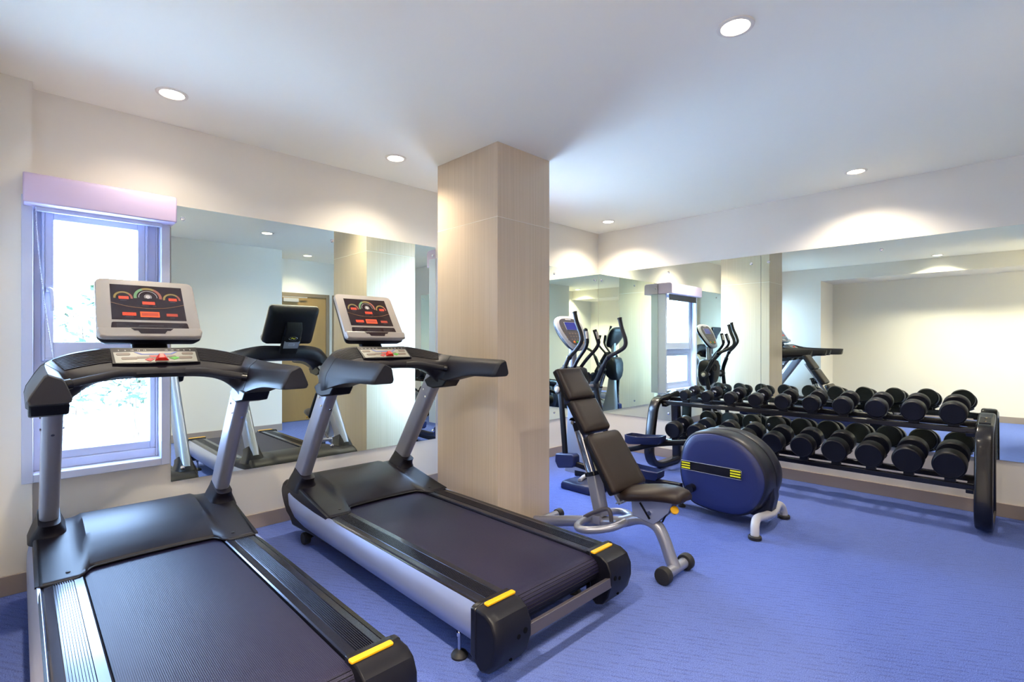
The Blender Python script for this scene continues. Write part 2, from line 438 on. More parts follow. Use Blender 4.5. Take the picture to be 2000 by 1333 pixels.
# doors seen in the mirror, on the back wall
def door(name, x0, x1, closer):
    y = -4.6
    b = NB()
    for a, c in ((x0, x0+.06), (x1-.06, x1)): bx(b, a, c, y, y+.04, 0, 2.08)
    bx(b, x0+.06, x1-.06, y, y+.04, 2.02, 2.08)
    d = struct(name, b, M['doorframe'], bevel=0.004)
    b = NB(); bx(b, x0+.06, x1-.06, y, y+.025, 0.005, 2.02); struct('door_leaf', b, M['doorwood'], d, bevel=0.003)
    b = NB(); tube(b, [(x0+.12, y+.025, 1.0), (x0+.12, y+.07, 1.0), (x0+.24, y+.07, 1.0)], 0.01, 10); struct('door_handle', b, M['chrome'], d, smooth=True)
    if closer:
        b = NB(); bx(b, x0+.12, x0+.36, y+.026, y+.075, 1.93, 1.99); bx(b, x0+.10, x0+.5, y+.06, y+.08, 2.0, 2.015); struct('door_closer', b, M['champ'], d, bevel=0.004)
door('door_1', -2.25, -1.36, True)
door('door_2', DX0, DX1, False)

# downlights
LIGHTS = [(-4.53, -0.46, 'recessed round downlight above the window', 1),
          (-3.16, -0.48, 'recessed round downlight just left of the column top', 1),
          (-2.945, -2.83, 'largest recessed round downlight, nearest the camera on the open ceiling', 1),
          (-0.43, -2.77, 'recessed round downlight above the heavier end of the dumbbell rack', 1),
          (-1.79, -0.47, 'recessed round downlight hidden behind the top of the column', 0),
          (-0.45, -0.46, 'smallest recessed round downlight, in the far corner of the room', 1),
          (-4.96, -2.77, 'recessed round downlight beside the bulkhead, seen only in the dumbbell wall mirror', 1),
          (-1.93, -4.08, 'recessed round downlight by the doors, seen only in the mirror beside the window', 1),
          (-4.96, -4.2, 'recessed round downlight by the bulkhead behind the camera, seen only in the corner mirrors', 0)]
LAMPE = 50.0
for x, y, lab, g in LIGHTS:
    t = thing('ceiling_downlight', (x, y, H), lab, 'ceiling light', 'recessed ceiling downlights')
    b = NB(); lathe(b, [(0.056, -0.002), (0.058, -0.006), (0.066, -0.0075), (0.074, -0.005), (0.076, -0.0005), (0.056, -0.0005)], (x, y, H), (0, 0, 1), 40)
    done('trim_ring', b, M['trimwarm'], t, t)
    b = NB(); lathe(b, [(0.054, -0.004), (0.0555, -0.001), (0.0555, -0.0005)], (x, y, H), (0, 0, 1), 40)
    done('diffuser', b, M['lamp'], t, t)
    ld = bpy.data.lights.new('downlight_lamp', 'SPOT'); ld.energy = LAMPE*(1.08 if x > -2 and y > -3 else (2.6 if y < -2 and x < -4 else (0.27 if x < -4 else 0.6))); ld.color = (1.0, 0.87, 0.68)
    ld.spot_size = math.radians(138); ld.spot_blend = 1.0; ld.shadow_soft_size = 0.05
    lo = bpy.data.objects.new('downlight_lamp', ld); C.objects.link(lo); lo.parent = t; lo.location = (0, 0, -0.012)

# ------------------------------------------------------------------ treadmill
TX = -3.477
def treadmill():
    t = thing('treadmill', (TX, -1.35, 0), '', 'treadmill', 'treadmills')
    W = lambda w, y, z: V((TX+w, y, z))
    def P(name, b, m, **k): return done(name, b, M[m], k.pop('parent', t), t, **k)
    # chassis
    b = NB(); prism(b, [(-2.25, .235), (-.45, .235), (-.33, .17), (-.40, .10), (-.9, .125), (-2.25, .125)], lambda p, d: W(d, p[0], p[1]), -.395, .395)
    P('chassis', b, 'satin', bevel=.01)
    # belt loop
    b = NB()
    prof = [(-.66, .276), (-1.5, .276), (-2.24, .276)]
    for k in range(1, 13):
        a = PI/2+PI*k/12; prof.append((-2.262+.056*math.cos(a)*1.0, .220+.056*math.sin(a)))
    prof += [(-2.1, .164), (-2.1, .2), (-.66, .2)]
    prism(b, prof, lambda p, d: W(d, p[0], p[1]), -.262, .262)
    P('belt', b, 'belt', angle=50)
    # ribs moulded round the rear roller end of the belt
    b = NB()
    for k in range(9):
        a = PI/2+PI*(0.16+k*.075)
        tube(b, [W(-.26, -2.262+.0563*math.cos(a), .220+.0563*math.sin(a)), W(.26, -2.262+.0563*math.cos(a), .220+.0563*math.sin(a))], .0016, 6)
    P('roller_ribs', b, 'satin')
    for s in (-1, 1):
        # foot rail with ribs
        prof = [(.267, .25), (.267, .284), (.272, .288), (.300, .289)]
        x = .302
        for k in range(9):
            prof += [(x, .2865), (x+.0035, .2865), (x+.0038, .2905), (x+.0062, .2905)]; x += .0072
        prof += [(x+.001, .288), (.392, .286), (.400, .280), (.402, .25)]
        b = NB(); prism(b, prof, lambda p, d: W(s*p[0], d, p[1]), -.80, -2.243)
        P('foot_rail', b, 'anodised', angle=25)
        # silver side panel
        yz = [(-.425, .322, .300), (-.46, .318, .215), (-.52, .312, .165), (-.62, .303, .148), (-.80, .292, .142), (-1.05, .286, .140), (-1.4, .284, .135), (-1.8, .283, .131), (-2.243, .283, .128)]
        rings = []
        for y, zt, zb in yz:
            h = zt-zb; k = min(1, h/.12)
            sec = [(.402, zt-.002), (.412, zt), (.420+.006*k, zt-.18*h), (.426+.012*k, zt-.40*h), (.426+.012*k, zt-.62*h), (.420+.004*k, zt-.84*h), (.404, zb), (.396, zb+.1*h), (.396, zt-.2*h)]
            rings.append([W(s*w, y, z) for w, z in sec])
        b = NB(); loft(b, rings); P('side_panel', b, 'alu', angle=30)
        b = NB(); bx(b, TX+s*.4-.004, TX+s*.4+.012*s, -.95, -2.243, .279, .2855); P('rail_edge', b, 'blackm')
        # end cap
        out = [(-2.243, .292), (-2.325, .288), (-2.362, .268), (-2.384, .225), (-2.385, .17), (-2.366, .11), (-2.335, .068), (-2.30, .055), (-2.243, .10)]
        def capf(p, d): return W(d, p[0], p[1])
        b = NB(); rings = []
        for w, sc in ((.262, 1.0), (.40, 1.0), (.430, .985), (.443, .93)):
            rings.append([W(s*w, -2.243+(y+2.243)*sc, .18+(z-.18)*sc) for y, z in out])
        loft(b, rings); e = P('end_cap', b, 'satin', angle=30, bevel=.006)
        b = NB(); rings = []
        for w, sc in ((.26, 1.0), (.405, 1.0), (.434, .97), (.446, .90)):
            rings.append([W(s*w, y, .18+(z-.18)*sc) for y, z in [(-2.246, .295), (-2.268, .295), (-2.272, .29), (-2.272, .09), (-2.246, .10)]])
        loft(b, rings); P('trim_band', b, 'blackm', angle=30, bevel=.003)
        for w, z, r in ((.33, .185, .009), (.295, .195, .011), (.35, .10, .006)):
            yy = -2.3855 if z > .15 else -2.364
            b = NB(); cyl(b, W(s*w, yy+.006, z), W(s*w, yy-.0006, z), r, seg=14); P('screw_hole', b, 'hole', parent=e)
        b = NB(); prism(b, [(x0, y0) for x0, y0 in rrect(.074, .0125, .006, 3)], lambda p, d: W(s*.331+p[0], -2.285+p[1], d), .289, .2975)
        P('grip_strip', b, 'yellow', bevel=.002, label='yellow grip strip on the rear corner')
        # feet
        b = NB(); lathe(b, [(.034, 0), (.035, .008), (.028, .018), (.012, .026)], W(s*.372, -2.088, 0), (0, 0, 1), 24); f = P('levelling_foot', b, 'rubber')
        b = NB(); cyl(b, W(s*.372, -2.088, .02), W(s*.372, -2.088, .13), .0075, seg=12); cyl(b, W(s*.372, -2.088, .085), W(s*.372, -2.088, .10), .013, seg=6); P('foot_stem', b, 'chrome', parent=f)
        # transport wheel
        b = NB(); lathe(b, [(.012, -.02), (.034, -.02), (.038, -.014), (.038, .014), (.034, .02), (.012, .02)], W(s*.352, -.515, .038), (1, 0, 0), 28); w_ = P('transport_wheel', b, 'rubber')
        b = NB(); prism(b, [(-.49, .04), (-.52, .03), (-.62, .09), (-.66, .14), (-.52, .16)], lambda p, d: W(d, p[0], p[1]), s*.318, s*.33); P('wheel_bracket', b, 'satin', parent=w_)
    # rear crossbar
    b = NB(); prism(b, [(-2.352, .150), (-2.384, .160), (-2.380, .205), (-2.352, .195)], lambda p, d: W(d, p[0], p[1]), -.268, .268); P('rear_crossbar', b, 'grey', bevel=.003)
    # motor hood: grid surface
    nu, nv = 49, 26
    def zc(v):   # centre dome profile, v 0 (belt edge) .. 1 (nose)
        pts = [(-.872, .292), (-.80, .330), (-.70, .368), (-.60, .392), (-.50, .405), (-.40, .407), (-.33, .392), (-.288, .355), (-.278, .305), (-.305, .24), (-.36, .17)]
        return pts
    def zs(v):   # flat flank profile
        return [(-.962, .2925), (-.88, .309), (-.78, .330), (-.67, .352), (-.56, .374), (-.44, .392), (-.35, .386), (-.298, .352), (-.290, .305), (-.318, .245), (-.37, .19)]
    A = catmull([(0, y, z) for y, z in zc(0)], 4); S = catmull([(0, y, z) for y, z in zs(0)], 4)
    b = NB(); grid = []
    ws = [-.406]+[-.40+.8*i/40 for i in range(41)]+[.406]
    for w in ws:
        a = abs(w)
        k = max(0, min(1, (a-.243)/.026)); k = k*k*(3-2*k)
        lean = max(0, a-.27)*.12
        col = []
        for i in range(len(A)):
            p = A[i].lerp(S[i], k)
            y, z = p.y, p.z
            if i == 0 or True:
                arc = .018*(1-(a/.26)**2) if a < .26 else 0
                f0 = max(0, 1-i/8.0); y += arc*f0
            col.append(b.verts.new(W(w, y, z)))
        grid.append(col)
    for i in range(len(grid)-1):
        for j in range(len(A)-1):
            b.faces.new((grid[i][j], grid[i+1][j], grid[i+1][j+1], grid[i][j+1]))
    hood = P('motor_hood', b, 'black', angle=34)
    md = hood.modifiers.new('thick', 'SOLIDIFY'); md.thickness = .006; md.offset = -1
    ridge = [(p.y, p.z) for p in S]
    for s in (-1, 1):
        rings = []
        for w, f in ((.395, 0), (.406, .0), (.414, .12), (.418, .35)):
            top = []
            for y, z in ridge:
                yc = min(-.30, max(-.95, y)); base = .296 if y < -.5 else .25
                k = f*.9 if z > base else 0
                top.append((y+(0 if y < -.5 else -(y+.42)*.16*f*f), z-(z-min(z, base))*k*.55))
            low = [(-.43, .165), (-.50, .17), (-.60, .17), (-.75, .19), (-.93, .26)]
            rings.append([W(s*w, y, z) for y, z in top+low])
        b = NB(); loft(b, rings); P('hood_side', b, 'black', parent=hood, angle=34)
    for w in (-.315, .315):
        b = NB(); cyl(b, W(w, -.905, .30), W(w, -.905, .3062), .008, seg=14); P('hood_screw', b, 'rubber', parent=hood)
    # dark gap line where the hood meets rails and belt
    b = NB(); tube(b, [W(w, -.875-(.09 if abs(w) > .28 else .09*max(0, (abs(w)-.235)/.05)) + (.018*(1-(abs(w)/.26)**2) if abs(w) < .26 else 0), .290) for w in [-.40+.8*i/60 for i in range(61)]], .004, 6)
    P('hood_seal', b, 'rubber', parent=hood)
    # uprights, boots
    for s in (-1, 1):
        wx = s*.362
        p0, p1 = V((0, -.445, .385)), V((0, -.905, 1.05))
        d = (p1-p0).normalized()
        prof = rrect(.066, .0345, .028, 5)
        b = NB(); sweep(b, [W(wx, p0.y, p0.z), W(wx, (p0.y+p1.y)/2, (p0.z+p1.z)/2), W(wx, p1.y, p1.z)], prof, (0, 1, 0)); u = P('upright', b, 'steel', angle=60)
        for k, (o1, o2) in enumerate(((.045, .02), (.045, -.025))):
            for side in (-1, 1):
                c = V((0, -.86, .965))+d*(-o1-o2*.6)+V((0, -d.z, d.y))*(o2)
                b = NB(); cyl(b, W(wx+side*.034, c.y, c.z), W(wx+side*.0395, c.y, c.z), .0065, seg=8); P('bolt', b, 'chrome', parent=u)
        nrm = V((0, -d.z, d.y))
        c = V((0, -.862, .965))+nrm*.066-d*.05
        b = NB(); cyl(b, W(wx, c.y, c.z), W(wx, (c+nrm*.004).y, (c+nrm*.004).z), .0065, seg=8); P('bolt', b, 'chrome', parent=u)
        # flared boot
        b = NB(); rings = []
        for q, ax, ay, yo, zz in ((0, .074, .112, -.475, .352), (.2, .064, .101, -.480, .382), (.45, .054, .090, -.488, .408), (.75, .044, .084, -.505, .434), (1.0, .0395, .082, -.524, .458)):
            rr = rrect(ay, ax, min(ax, ay)*.75, 5)
            rings.append([W(wx+pb, yo+pa, zz+(-pa)*(-.35)*(.3+q*.7) + .0) for pa, pb in rr])
        loft(b, rings); P('upright_boot', b, 'black', angle=60)
    # console boom loft
    half = [
     [(0, -.80, 1.245), (0, -.765, 1.20), (0, -.79, 1.135), (0, -.93, 1.108), (0, -.962, 1.135), (0, -.915, 1.168)],
     [(.165, -.815, 1.252), (.165, -.775, 1.205), (.165, -.795, 1.13), (.165, -.935, 1.104), (.165, -.975, 1.128), (.165, -.92, 1.168)],
     [(.282, -.838, 1.237), (.305, -.785, 1.17), (.31, -.80, 1.085), (.245, -.955, 1.085), (.235, -1.0, 1.112), (.245, -.95, 1.156)],
     [(.358, -.900, 1.214), (.405, -.845, 1.13), (.405, -.83, 1.02), (.302, -.965, 1.035), (.298, -1.02, 1.092), (.308, -.99, 1.146)],
     [(.392, -.985, 1.196), (.444, -.955, 1.10), (.436, -.92, .990), (.316, -.99, 1.0), (.325, -1.03, 1.075), (.336, -1.035, 1.148)],
     [(.398, -1.10, 1.186), (.450, -1.09, 1.09), (.445, -1.07, 1.025), (.326, -1.08, 1.025), (.332, -1.10, 1.075), (.348, -1.10, 1.154)],
     [(.400, -1.27, 1.178), (.449, -1.27, 1.087), (.442, -1.27, 1.062), (.336, -1.27, 1.062), (.332, -1.27, 1.085), (.352, -1.27, 1.152)],
     [(.402, -1.525, 1.172), (.445, -1.50, 1.088), (.438, -1.488, 1.068), (.340, -1.488, 1.068), (.336, -1.50, 1.088), (.358, -1.522, 1.152)]]
    full = [[(-w, y, z) for w, y, z in r] for r in reversed(half[1:])]+half
    # interpolate along path per point, then round the section
    cols = [catmull([V(r[i]) for r in full], 6) for i in range(6)]
    rings = []
    def section(pts6):
        OT, OM, OB, IB, IM, IT = pts6
        mid = (OT+IT)/2+V((0, 0, .0))
        return [OT.lerp(IT, .12)+V((0, 0, .001)), OT.lerp(OM, .1), OT.lerp(OM, .45)+(OM-OB)*.03, OM.lerp(OT, .12), OM.lerp(OB, .15), OB.lerp(OM, .12), OB.lerp(IB, .1), IB.lerp(OB, .1), IB.lerp(IM, .2), IM.lerp(IB, .12), IM.lerp(IT, .15), IT.lerp(IM, .15), IT.lerp(OT, .12), mid]
    secs = []
    for k in range(len(cols[0])):
        six = [cols[i][k] for i in range(6)]; secs.append(six)
        rings.append([W(p.x, p.y, p.z) for p in section(six)])
    b = NB(); loft(b, rings); boom = P('handlebar_boom', b, 'black', angle=50)
    n = len(secs)
    for s in (-1, 1):
        # dark end cap of the arm
        last = secs[-1] if s > 0 else secs[0]
        dd = [V((0, -.033, -.004)), V((0, -.038, 0)), V((0, -.045, .003)), V((0, -.045, .003)), V((0, -.038, 0)), V((0, -.033, -.003))]
        s0 = section(last); s1 = section([p+q*.75 for p, q in zip(last, dd)]); c = sum(s1, V((0, 0, 0)))/len(s1)
        s2 = [c+(p-c)*.93+V((0, -.007, 0)) for p in s1]
        b = NB(); loft(b, [[W(p.x, p.y, p.z) for p in r] for r in (s0, s1, s2)]); P('arm_end_cap', b, 'rubber', angle=45)
        # seam ring
        k = (n//2)+27 if s > 0 else (n//2)-27
        sec = section(secs[k]); c = sum(sec, V((0, 0, 0)))/len(sec)
        b = NB(); tube(b, [W(*(c+(p-c)*1.004)) for p in sec], .0016, 5, closed=True); P('arm_seam', b, 'rubber', parent=boom)
        # ribbed pad on the boom's sloping top
        b = NB()
        for q in range(10):
            f = .16+.07*q
            line = []
            for k in range(6, 21):
                kk = n//2+s*k
                OT, IT = secs[kk][0], secs[kk][5]
                p = OT.lerp(IT, f); line.append(W(p.x, p.y, p.z+.0015))
            tube(b, line, [.0012]+[.0034]*(len(line)-2)+[.0012], 6)
        P('ribbed_pad', b, 'black', parent=boom)
        # grip bar under the inner edge
        b = NB(); tube(b, catmull([W(s*.10, -.965, 1.135), W(s*.16, -1.0, 1.137), W(s*.24, -1.035, 1.122), W(s*.325, -1.062, 1.105)], 6), .0165, 14); g = P('grip_bar', b, 'foam')
        b = NB(); cyl(b, W(s*.315, -1.058, 1.1065), W(s*.335, -1.066, 1.103), .021, seg=20); P('grip_collar', b, 'blackm', parent=g)
        # bracket under the boom that takes the upright
        poly = [(-.835, 1.02), (-.87, .978), (-.93, .968), (-1.045, .985), (-1.085, 1.03), (-.9, 1.05)]
        b = NB(); prism(b, poly, lambda p, d: W(d, p[0], p[1]), s*.318, s*.438); P('upright_bracket', b, 'satin', bevel=.008)
    # keypad on the centre slope
    kt, kb = V((0, -.815, 1.246)), V((0, -.918, 1.172))
    kd = (kb-kt); kn = V((0, -kd.z, kd.y)).normalized()
    if kn.z < 0: kn = -kn
    def K(u, v, h=0.0):
        p = kt+kd*v+kn*(h+.0045); return W(u, p.y, p.z)
    def kplate(name, poly, h0, h1, m, parent, **kw):
        b = NB(); prism(b, poly, lambda p, d: K(p[0], p[1], d), h0, h1); return P(name, b, m, parent=parent, **kw)
    kp = kplate('keypad', [(-.168, .05), (-.168, .98), (-.09, 1.0), (.09, 1.0), (.168, .98), (.168, .05), (0, .08)], -.004, .002, 'satin', t)
    kplate('keypad_film', [(-.16, .33), (-.157, .95), (-.08, .93), (0, .94), (.08, .93), (.157, .95), (.16, .33), (.06, .30), (-.06, .30)], .002, .003, 'keypad', kp)
    def pill(u, v, a, c, m='keybrown', h=.0045):
        poly = [(u+(a-.007)*(1 if math.cos(q) > 0 else -1)+.007*math.cos(q), v+c*math.sin(q)) for q in [2*PI*k/16+.01 for k in range(16)]]
        kplate('key', poly, .003, h, m, kp)
    pill(-.125, .45, .026, .07); pill(-.105, .70, .03, .07); pill(.125, .45, .024, .07); pill(.112, .70, .028, .07)
    pill(-.04, .66, .04, .06, 'keybrown'); pill(.04, .62, .035, .05, 'keybrown')
    kplate('key', [(-.085, .34), (-.06, .50), (.06, .50), (.085, .34), (.072, .34), (.055, .44), (-.055, .44), (-.072, .34)], .003, .0042, 'keyblue', kp)
    kplate('key', [(-.05, .80), (-.03, .70), (-.012, .78), (-.03, .90)], .003, .005, 'redflat', kp)
    kplate('start_key', [(.045, .72), (.07, .64), (.088, .72), (.066, .82)], .003, .005, 'green', kp, label='green start key')
    kplate('key', [(-.03, .56), (.03, .56), (.026, .66), (-.022, .66)], .003, .0046, 'redflat', kp)
    b = NB()
    base = [(-.016, .88), (.044, .88), (.034, .62), (-.002, .62)]
    prism(b, base, lambda p, d: K(p[0]+(.014-p[0])*max(0, d-.004)*28, p[1], d), .003, .022); P('stop_key', b, 'red', parent=kp, bevel=.003, label='raised red stop key')
    for u, s_ in ((-.140, '3'), (-.115, '6'), (-.09, '10'), (-.066, '12'), (-.042, '15'), (.042, '15'), (.066, '12'), (.09, '10'), (.115, '6'), (.140, '3')):
        cu = bpy.data.curves.new('speed_number', 'FONT'); cu.body = s_; cu.size = .0125; cu.align_x = 'CENTER'
        o = bpy.data.objects.new('tmp', cu)
        dg = bpy.context.evaluated_depsgraph_get()
        C.objects.link(o); dg.update(); me = bpy.data.meshes.new_from_object(o.evaluated_get(dg)); bpy.data.objects.remove(o); bpy.data.curves.remove(cu)
        b = NB(); b.from_mesh(me); bpy.data.meshes.remove(me)
        for vtx in b.verts:
            x, y_ = vtx.co.x, vtx.co.y
            vtx.co = K(u+x, .245-y_/kd.length, .0026)
        P('speed_number', b, 'ink', parent=kp, smooth=False)
    # neck
    b = NB(); sweep(b, [W(0, -.735, 1.19), W(0, -.692, 1.25), W(0, -.660, 1.295), W(0, -.640, 1.325)], rrect(.024, .073, .016, 4), (0, 1, 0)); nk = P('console_neck', b, 'satin', angle=50)
    nd_, nn_ = V((0, .032, .045)).normalized(), V((0, .045, -.032)).normalized()
    def NK(u, v, h): p = V((0, -.676, 1.2725))+nd_*v+nn_*(.0205+h); return W(u, p.y, p.z)
    b = NB(); prism(b, [(-.060, -.042), (.060, -.042), (.064, .03), (-.064, .03)], lambda p, d: NK(p[0], p[1], d), 0, .006); P('neck_plate', b, 'steel', parent=nk)
    b = NB(); prism(b, [(-.024, -.015), (.024, -.015), (.024, .009), (-.024, .009)], lambda p, d: NK(p[0], p[1], d), .006, .0066); st = P('barcode_label', b, 'white', parent=nk, smooth=False)
    b = NB()
    for k in range(9):
        x0 = -.0195+.0045*k; x1 = x0+.0012+.0014*(k*7 % 3 == 0)
        prism(b, [(x0, -.011), (x1, -.011), (x1, .004), (x0, .004)], lambda p, d: NK(p[0], p[1], d), .0066, .007)
    P('barcode', b, 'satin', parent=nk, smooth=False)
    # display head: local frame u (across), v (down the face), h (towards the runner)
    ft, fb = V((0, -.587, 1.588)), V((0, -.782, 1.291))
    fd = (fb-ft); L = fd.length; fdn = fd.normalized(); fn = V((0, fdn.z, -fdn.y))
    if fn.y > 0: fn = -fn
    def F(u, v, h=0.0):
        p = ft+fdn*v+fn*h; return W(u, p.y, p.z)
    def fplate(name, poly, h0, h1, m, parent, **kw):
        b = NB(); prism(b, poly, lambda p, d: F(p[0], p[1], d), h0, h1); return P(name, b, m, parent=parent, **kw)
    def outline(wt, wb, v0, v1, r, k=0):
        pts = []
        corners = [(-wt, v0), (wt, v0), (wb, v1), (-wb, v1)]
        for i in range(4):
            p = V((*corners[i], 0)); a = (V((*corners[i-1], 0))-p).normalized(); c = (V((*corners[(i+1) % 4], 0))-p).normalized()
            for q in range(7):
                tt = q/6; p0 = p+a*r; p2 = p+c*r
                x = p0.lerp(p, tt).lerp(p.lerp(p2, tt), tt); pts.append((x.x, x.y))
        return pts
    fo = outline(.203, .210, 0, L*.985, .032)
    b = NB(); rings = []
    for sc, h in ((.985, 0), (1.0, -.006), (1.0, -.018)):
        rings.append([F(x*sc, L/2+(y-L/2)*sc, h) for x, y in fo])
    loft(b, rings); face = P('console_face', b, 'champ', angle=45)
    b = NB(); rings = []
    for sc, h, dv in ((1.0, -.019, 0), (1.0, -.032, .004), (.93, -.058, .012), (.80, -.068, .014)):
        rings.append([F(x*sc, L/2+(y-L/2)*sc+dv, h) for x, y in fo])
    loft(b, rings); shell = P('console_shell', b, 'satin', angle=45)
    # rear spine of the shell with oval emblem
    b = NB(); sweep(b, [F(0, .14, -.060), F(0, .175, -.092), F(0, .25, -.10), F(0, .292, -.098)], rrect(.066, .028, .012, 3), (1, 0, 0)); sp = P('shell_spine', b, 'satin', angle=50)
    ec = F(0, .252, -.1288); eu = V((1, 0, 0)); ev = (F(0, .3, -.1285)-F(0, .23, -.1285)).normalized()
    b = NB(); tube(b, [ec+eu*.034*math.cos(a)+ev*.016*math.sin(a) for a in [2*PI*k/32 for k in range(32)]], .0012, 6, closed=True); P('emblem_ring', b, 'chrome', parent=sp)
    b = NB(); tube(b, catmull([ec+eu*-.018+ev*.002, ec+eu*-.006+ev*-.004, ec+eu*.006+ev*.004, ec+eu*.018+ev*-.005], 5), .0022, 6); P('emblem_mark', b, 'decalyel', parent=sp)
    for a in (-.15, -.05, .05, .15):
        b = NB(); cyl(b, F(a, .035, -.058), F(a, .035, -.0615), .004, seg=10); P('shell_screw', b, 'rubber', parent=shell)
    # chin with a moulded lip
    chin = [(-.207, L*.845), (.207, L*.845), (.211, L*.90), (.203, L*.985), (.180, L*1.0), (-.180, L*1.0), (-.203, L*.985), (-.211, L*.90)]
    b = NB(); rings = []
    for sc, h in ((1.0, -.004), (1.0, .008), (.975, .018)):
        rings.append([F(x*sc, L*.925+(y-L*.925)*(sc if h < .01 else .82), h) for x, y in chin])
    loft(b, rings); P('console_chin', b, 'champ', parent=face, angle=40, bevel=.003)
    fplate('chin_notch', [(-.085, L*.868), (.085, L*.868), (.072, L*.905), (.058, L*.905), (.048, L*.952), (-.048, L*.952), (-.058, L*.905), (-.072, L*.905)], .010, .0195, 'screen', face)
    fplate('label_strip', outline(.152, .157, L*.735, L*.838, .008), -.001, .0015, 'screen', face)
    b = NB()
    for r0 in range(4):
        for u0, u1 in ((-.135, -.075), (.065, .138)):
            uu = u1-.012*((r0*5) % 3)
            prism(b, [(u0, L*(.765+.018*r0)), (uu, L*(.765+.018*r0)), (uu, L*(.769+.018*r0)), (u0, L*(.769+.018*r0))], lambda p, d: F(p[0], p[1], d), .0015, .0019)
    prism(b, [(-.05, L*.785), (.05, L*.785), (.05, L*.793), (-.05, L*.793)], lambda p, d: F(p[0], p[1], d), .0015, .0019)
    P('strip_print', b, 'grey', parent=face, smooth=False)
    scr = fplate('screen', [(-.148, L*.10), (.148, L*.10), (.151, L*.695), (-.151, L*.695)], -.001, .0012, 'screen', face)
    def arc(cu, cv, r0, r1, a0, a1, m, name='gauge_arc'):
        b = NB(); k = 24
        pts = [(cu+r1*math.cos(a0+(a1-a0)*i/k), cv-r1*math.sin(a0+(a1-a0)*i/k)) for i in range(k+1)]+[(cu+r0*math.cos(a1+(a0-a1)*i/k), cv-r0*math.sin(a1+(a0-a1)*i/k)) for i in range(k+1)]
        a = [b.verts.new(F(p[0], p[1], .0016)) for p in pts]; 
        for i in range(k):
            b.faces.new((a[i], a[i+1], a[2*k-i], a[2*k+1-i]))
        P(name, b, m, parent=scr, smooth=False)
    for cu, cv, r in ((-.100, L*.325, .038), (.100, L*.325, .038)):
        arc(cu, cv, r-.009, r, math.radians(120), math.radians(188), 'g2'); arc(cu, cv, r-.009, r, math.radians(45), math.radians(120), 'g2'); arc(cu, cv, r-.009, r, math.radians(-8), math.radians(45), 'g3')
    cu, cv, r = 0, L*.30, .058
    arc(cu, cv, r-.012, r, math.radians(115), math.radians(190), 'g1'); arc(cu, cv, r-.012, r, math.radians(60), math.radians(115), 'g2'); arc(cu, cv, r-.012, r, math.radians(-10), math.radians(60), 'g3')
    arc(cu, cv, r-.0215, r-.0195, math.radians(-5), math.radians(185), 'ink')
    arc(cu, cv-.002, .0, .011, 0, 2*PI, 'ink', 'gauge_hub'); arc(cu, cv-.002, .0135, .0155, math.radians(-40), math.radians(220), 'ink')
    b = NB()
    cl = catmull([F(-.149, L*.415, .0017), F(-.08, L*.475, .0017), F(0, L*.497, .0017), F(.08, L*.475, .0017), F(.149, L*.415, .0017)], 6); tube(b, cl, .0011, 5)
    P('screen_curve', b, 'gline', parent=scr)
    SEG = {'0': 'abcdef', '1': 'bc', '2': 'abged', '3': 'abgcd', '4': 'fgbc', '5': 'afgcd', '6': 'afgedc', '7': 'abc', '8': 'abcdefg', '9': 'abfgcd'}
    def led(cu, cv, n_, wd, hd, m, txt, frame=True):
        g_ = fplate('led_window', [(cu-wd, cv-hd), (cu+wd, cv-hd), (cu+wd, cv+hd), (cu-wd, cv+hd)], .0012, .0016, 'ledd', scr)
        b = NB(); cw = 2*wd/n_
        for i in range(n_):
            x0 = cu-wd+cw*(i+.2); x1 = cu-wd+cw*(i+.8); y0 = cv-hd*.78; y1 = cv+hd*.78; ym = cv; q = cw*.11
            S_ = {'a': (x0, x1, y0-q, y0+q), 'd': (x0, x1, y1-q, y1+q), 'g': (x0, x1, ym-q, ym+q), 'f': (x0-q, x0+q, y0, ym), 'b': (x1-q, x1+q, y0, ym), 'e': (x0-q, x0+q, ym, y1), 'c': (x1-q, x1+q, ym, y1)}
            for k in SEG[txt[i]]:
                a0, a1, c0, c1 = S_[k]
                prism(b, [(a0, c0), (a1, c0), (a1, c1), (a0, c1)], lambda p, d: F(p[0], p[1], d), .0016, .0021)
        P('led_digits', b, m, parent=scr, smooth=False)
    led(-.098, L*.325, 4, .020, .0085, 'led', '0000'); led(.104, L*.325, 4, .018, .0085, 'led', '0000'); led(.0, L*.405, 5, .026, .009, 'led', '00000')
    led(-.082, L*.60, 5, .027, .0095, 'led', '00000'); led(.092, L*.60, 5, .024, .0085, 'ledd', '00000')
    fplate('led_window', [(-.039, L*.555), (.039, L*.555), (.039, L*.645), (-.039, L*.645)], .0012, .0018, 'ledf', scr)
    fplate('led_window', [(-.034, L*.572), (.034, L*.572), (.034, L*.628), (-.034, L*.628)], .0018, .0022, 'ledd', scr)
    b = NB()
    for u0, u1, v in ((-.112, -.086, .367), (.09, .114, .367), (-.03, .0, .45), (.016, .03, .45), (-.098, -.066, .645), (.082, .102, .645)):
        prism(b, [(u0, L*v), (u1, L*v), (u1, L*(v+.006)), (u0, L*(v+.006))], lambda p, d: F(p[0], p[1], d), .0012, .0016)
    P('screen_print', b, 'grey', parent=scr, smooth=False)
    return t
tm = treadmill()
tm['label'] = 'right-hand treadmill standing beside the beige column, its whole running deck in view'
tm2 = copy_tree(tm); tm2.location = (-4.659, -1.31, 0)
tm2['label'] = 'left-hand treadmill in front of the window, cut off by the bottom of the picture'

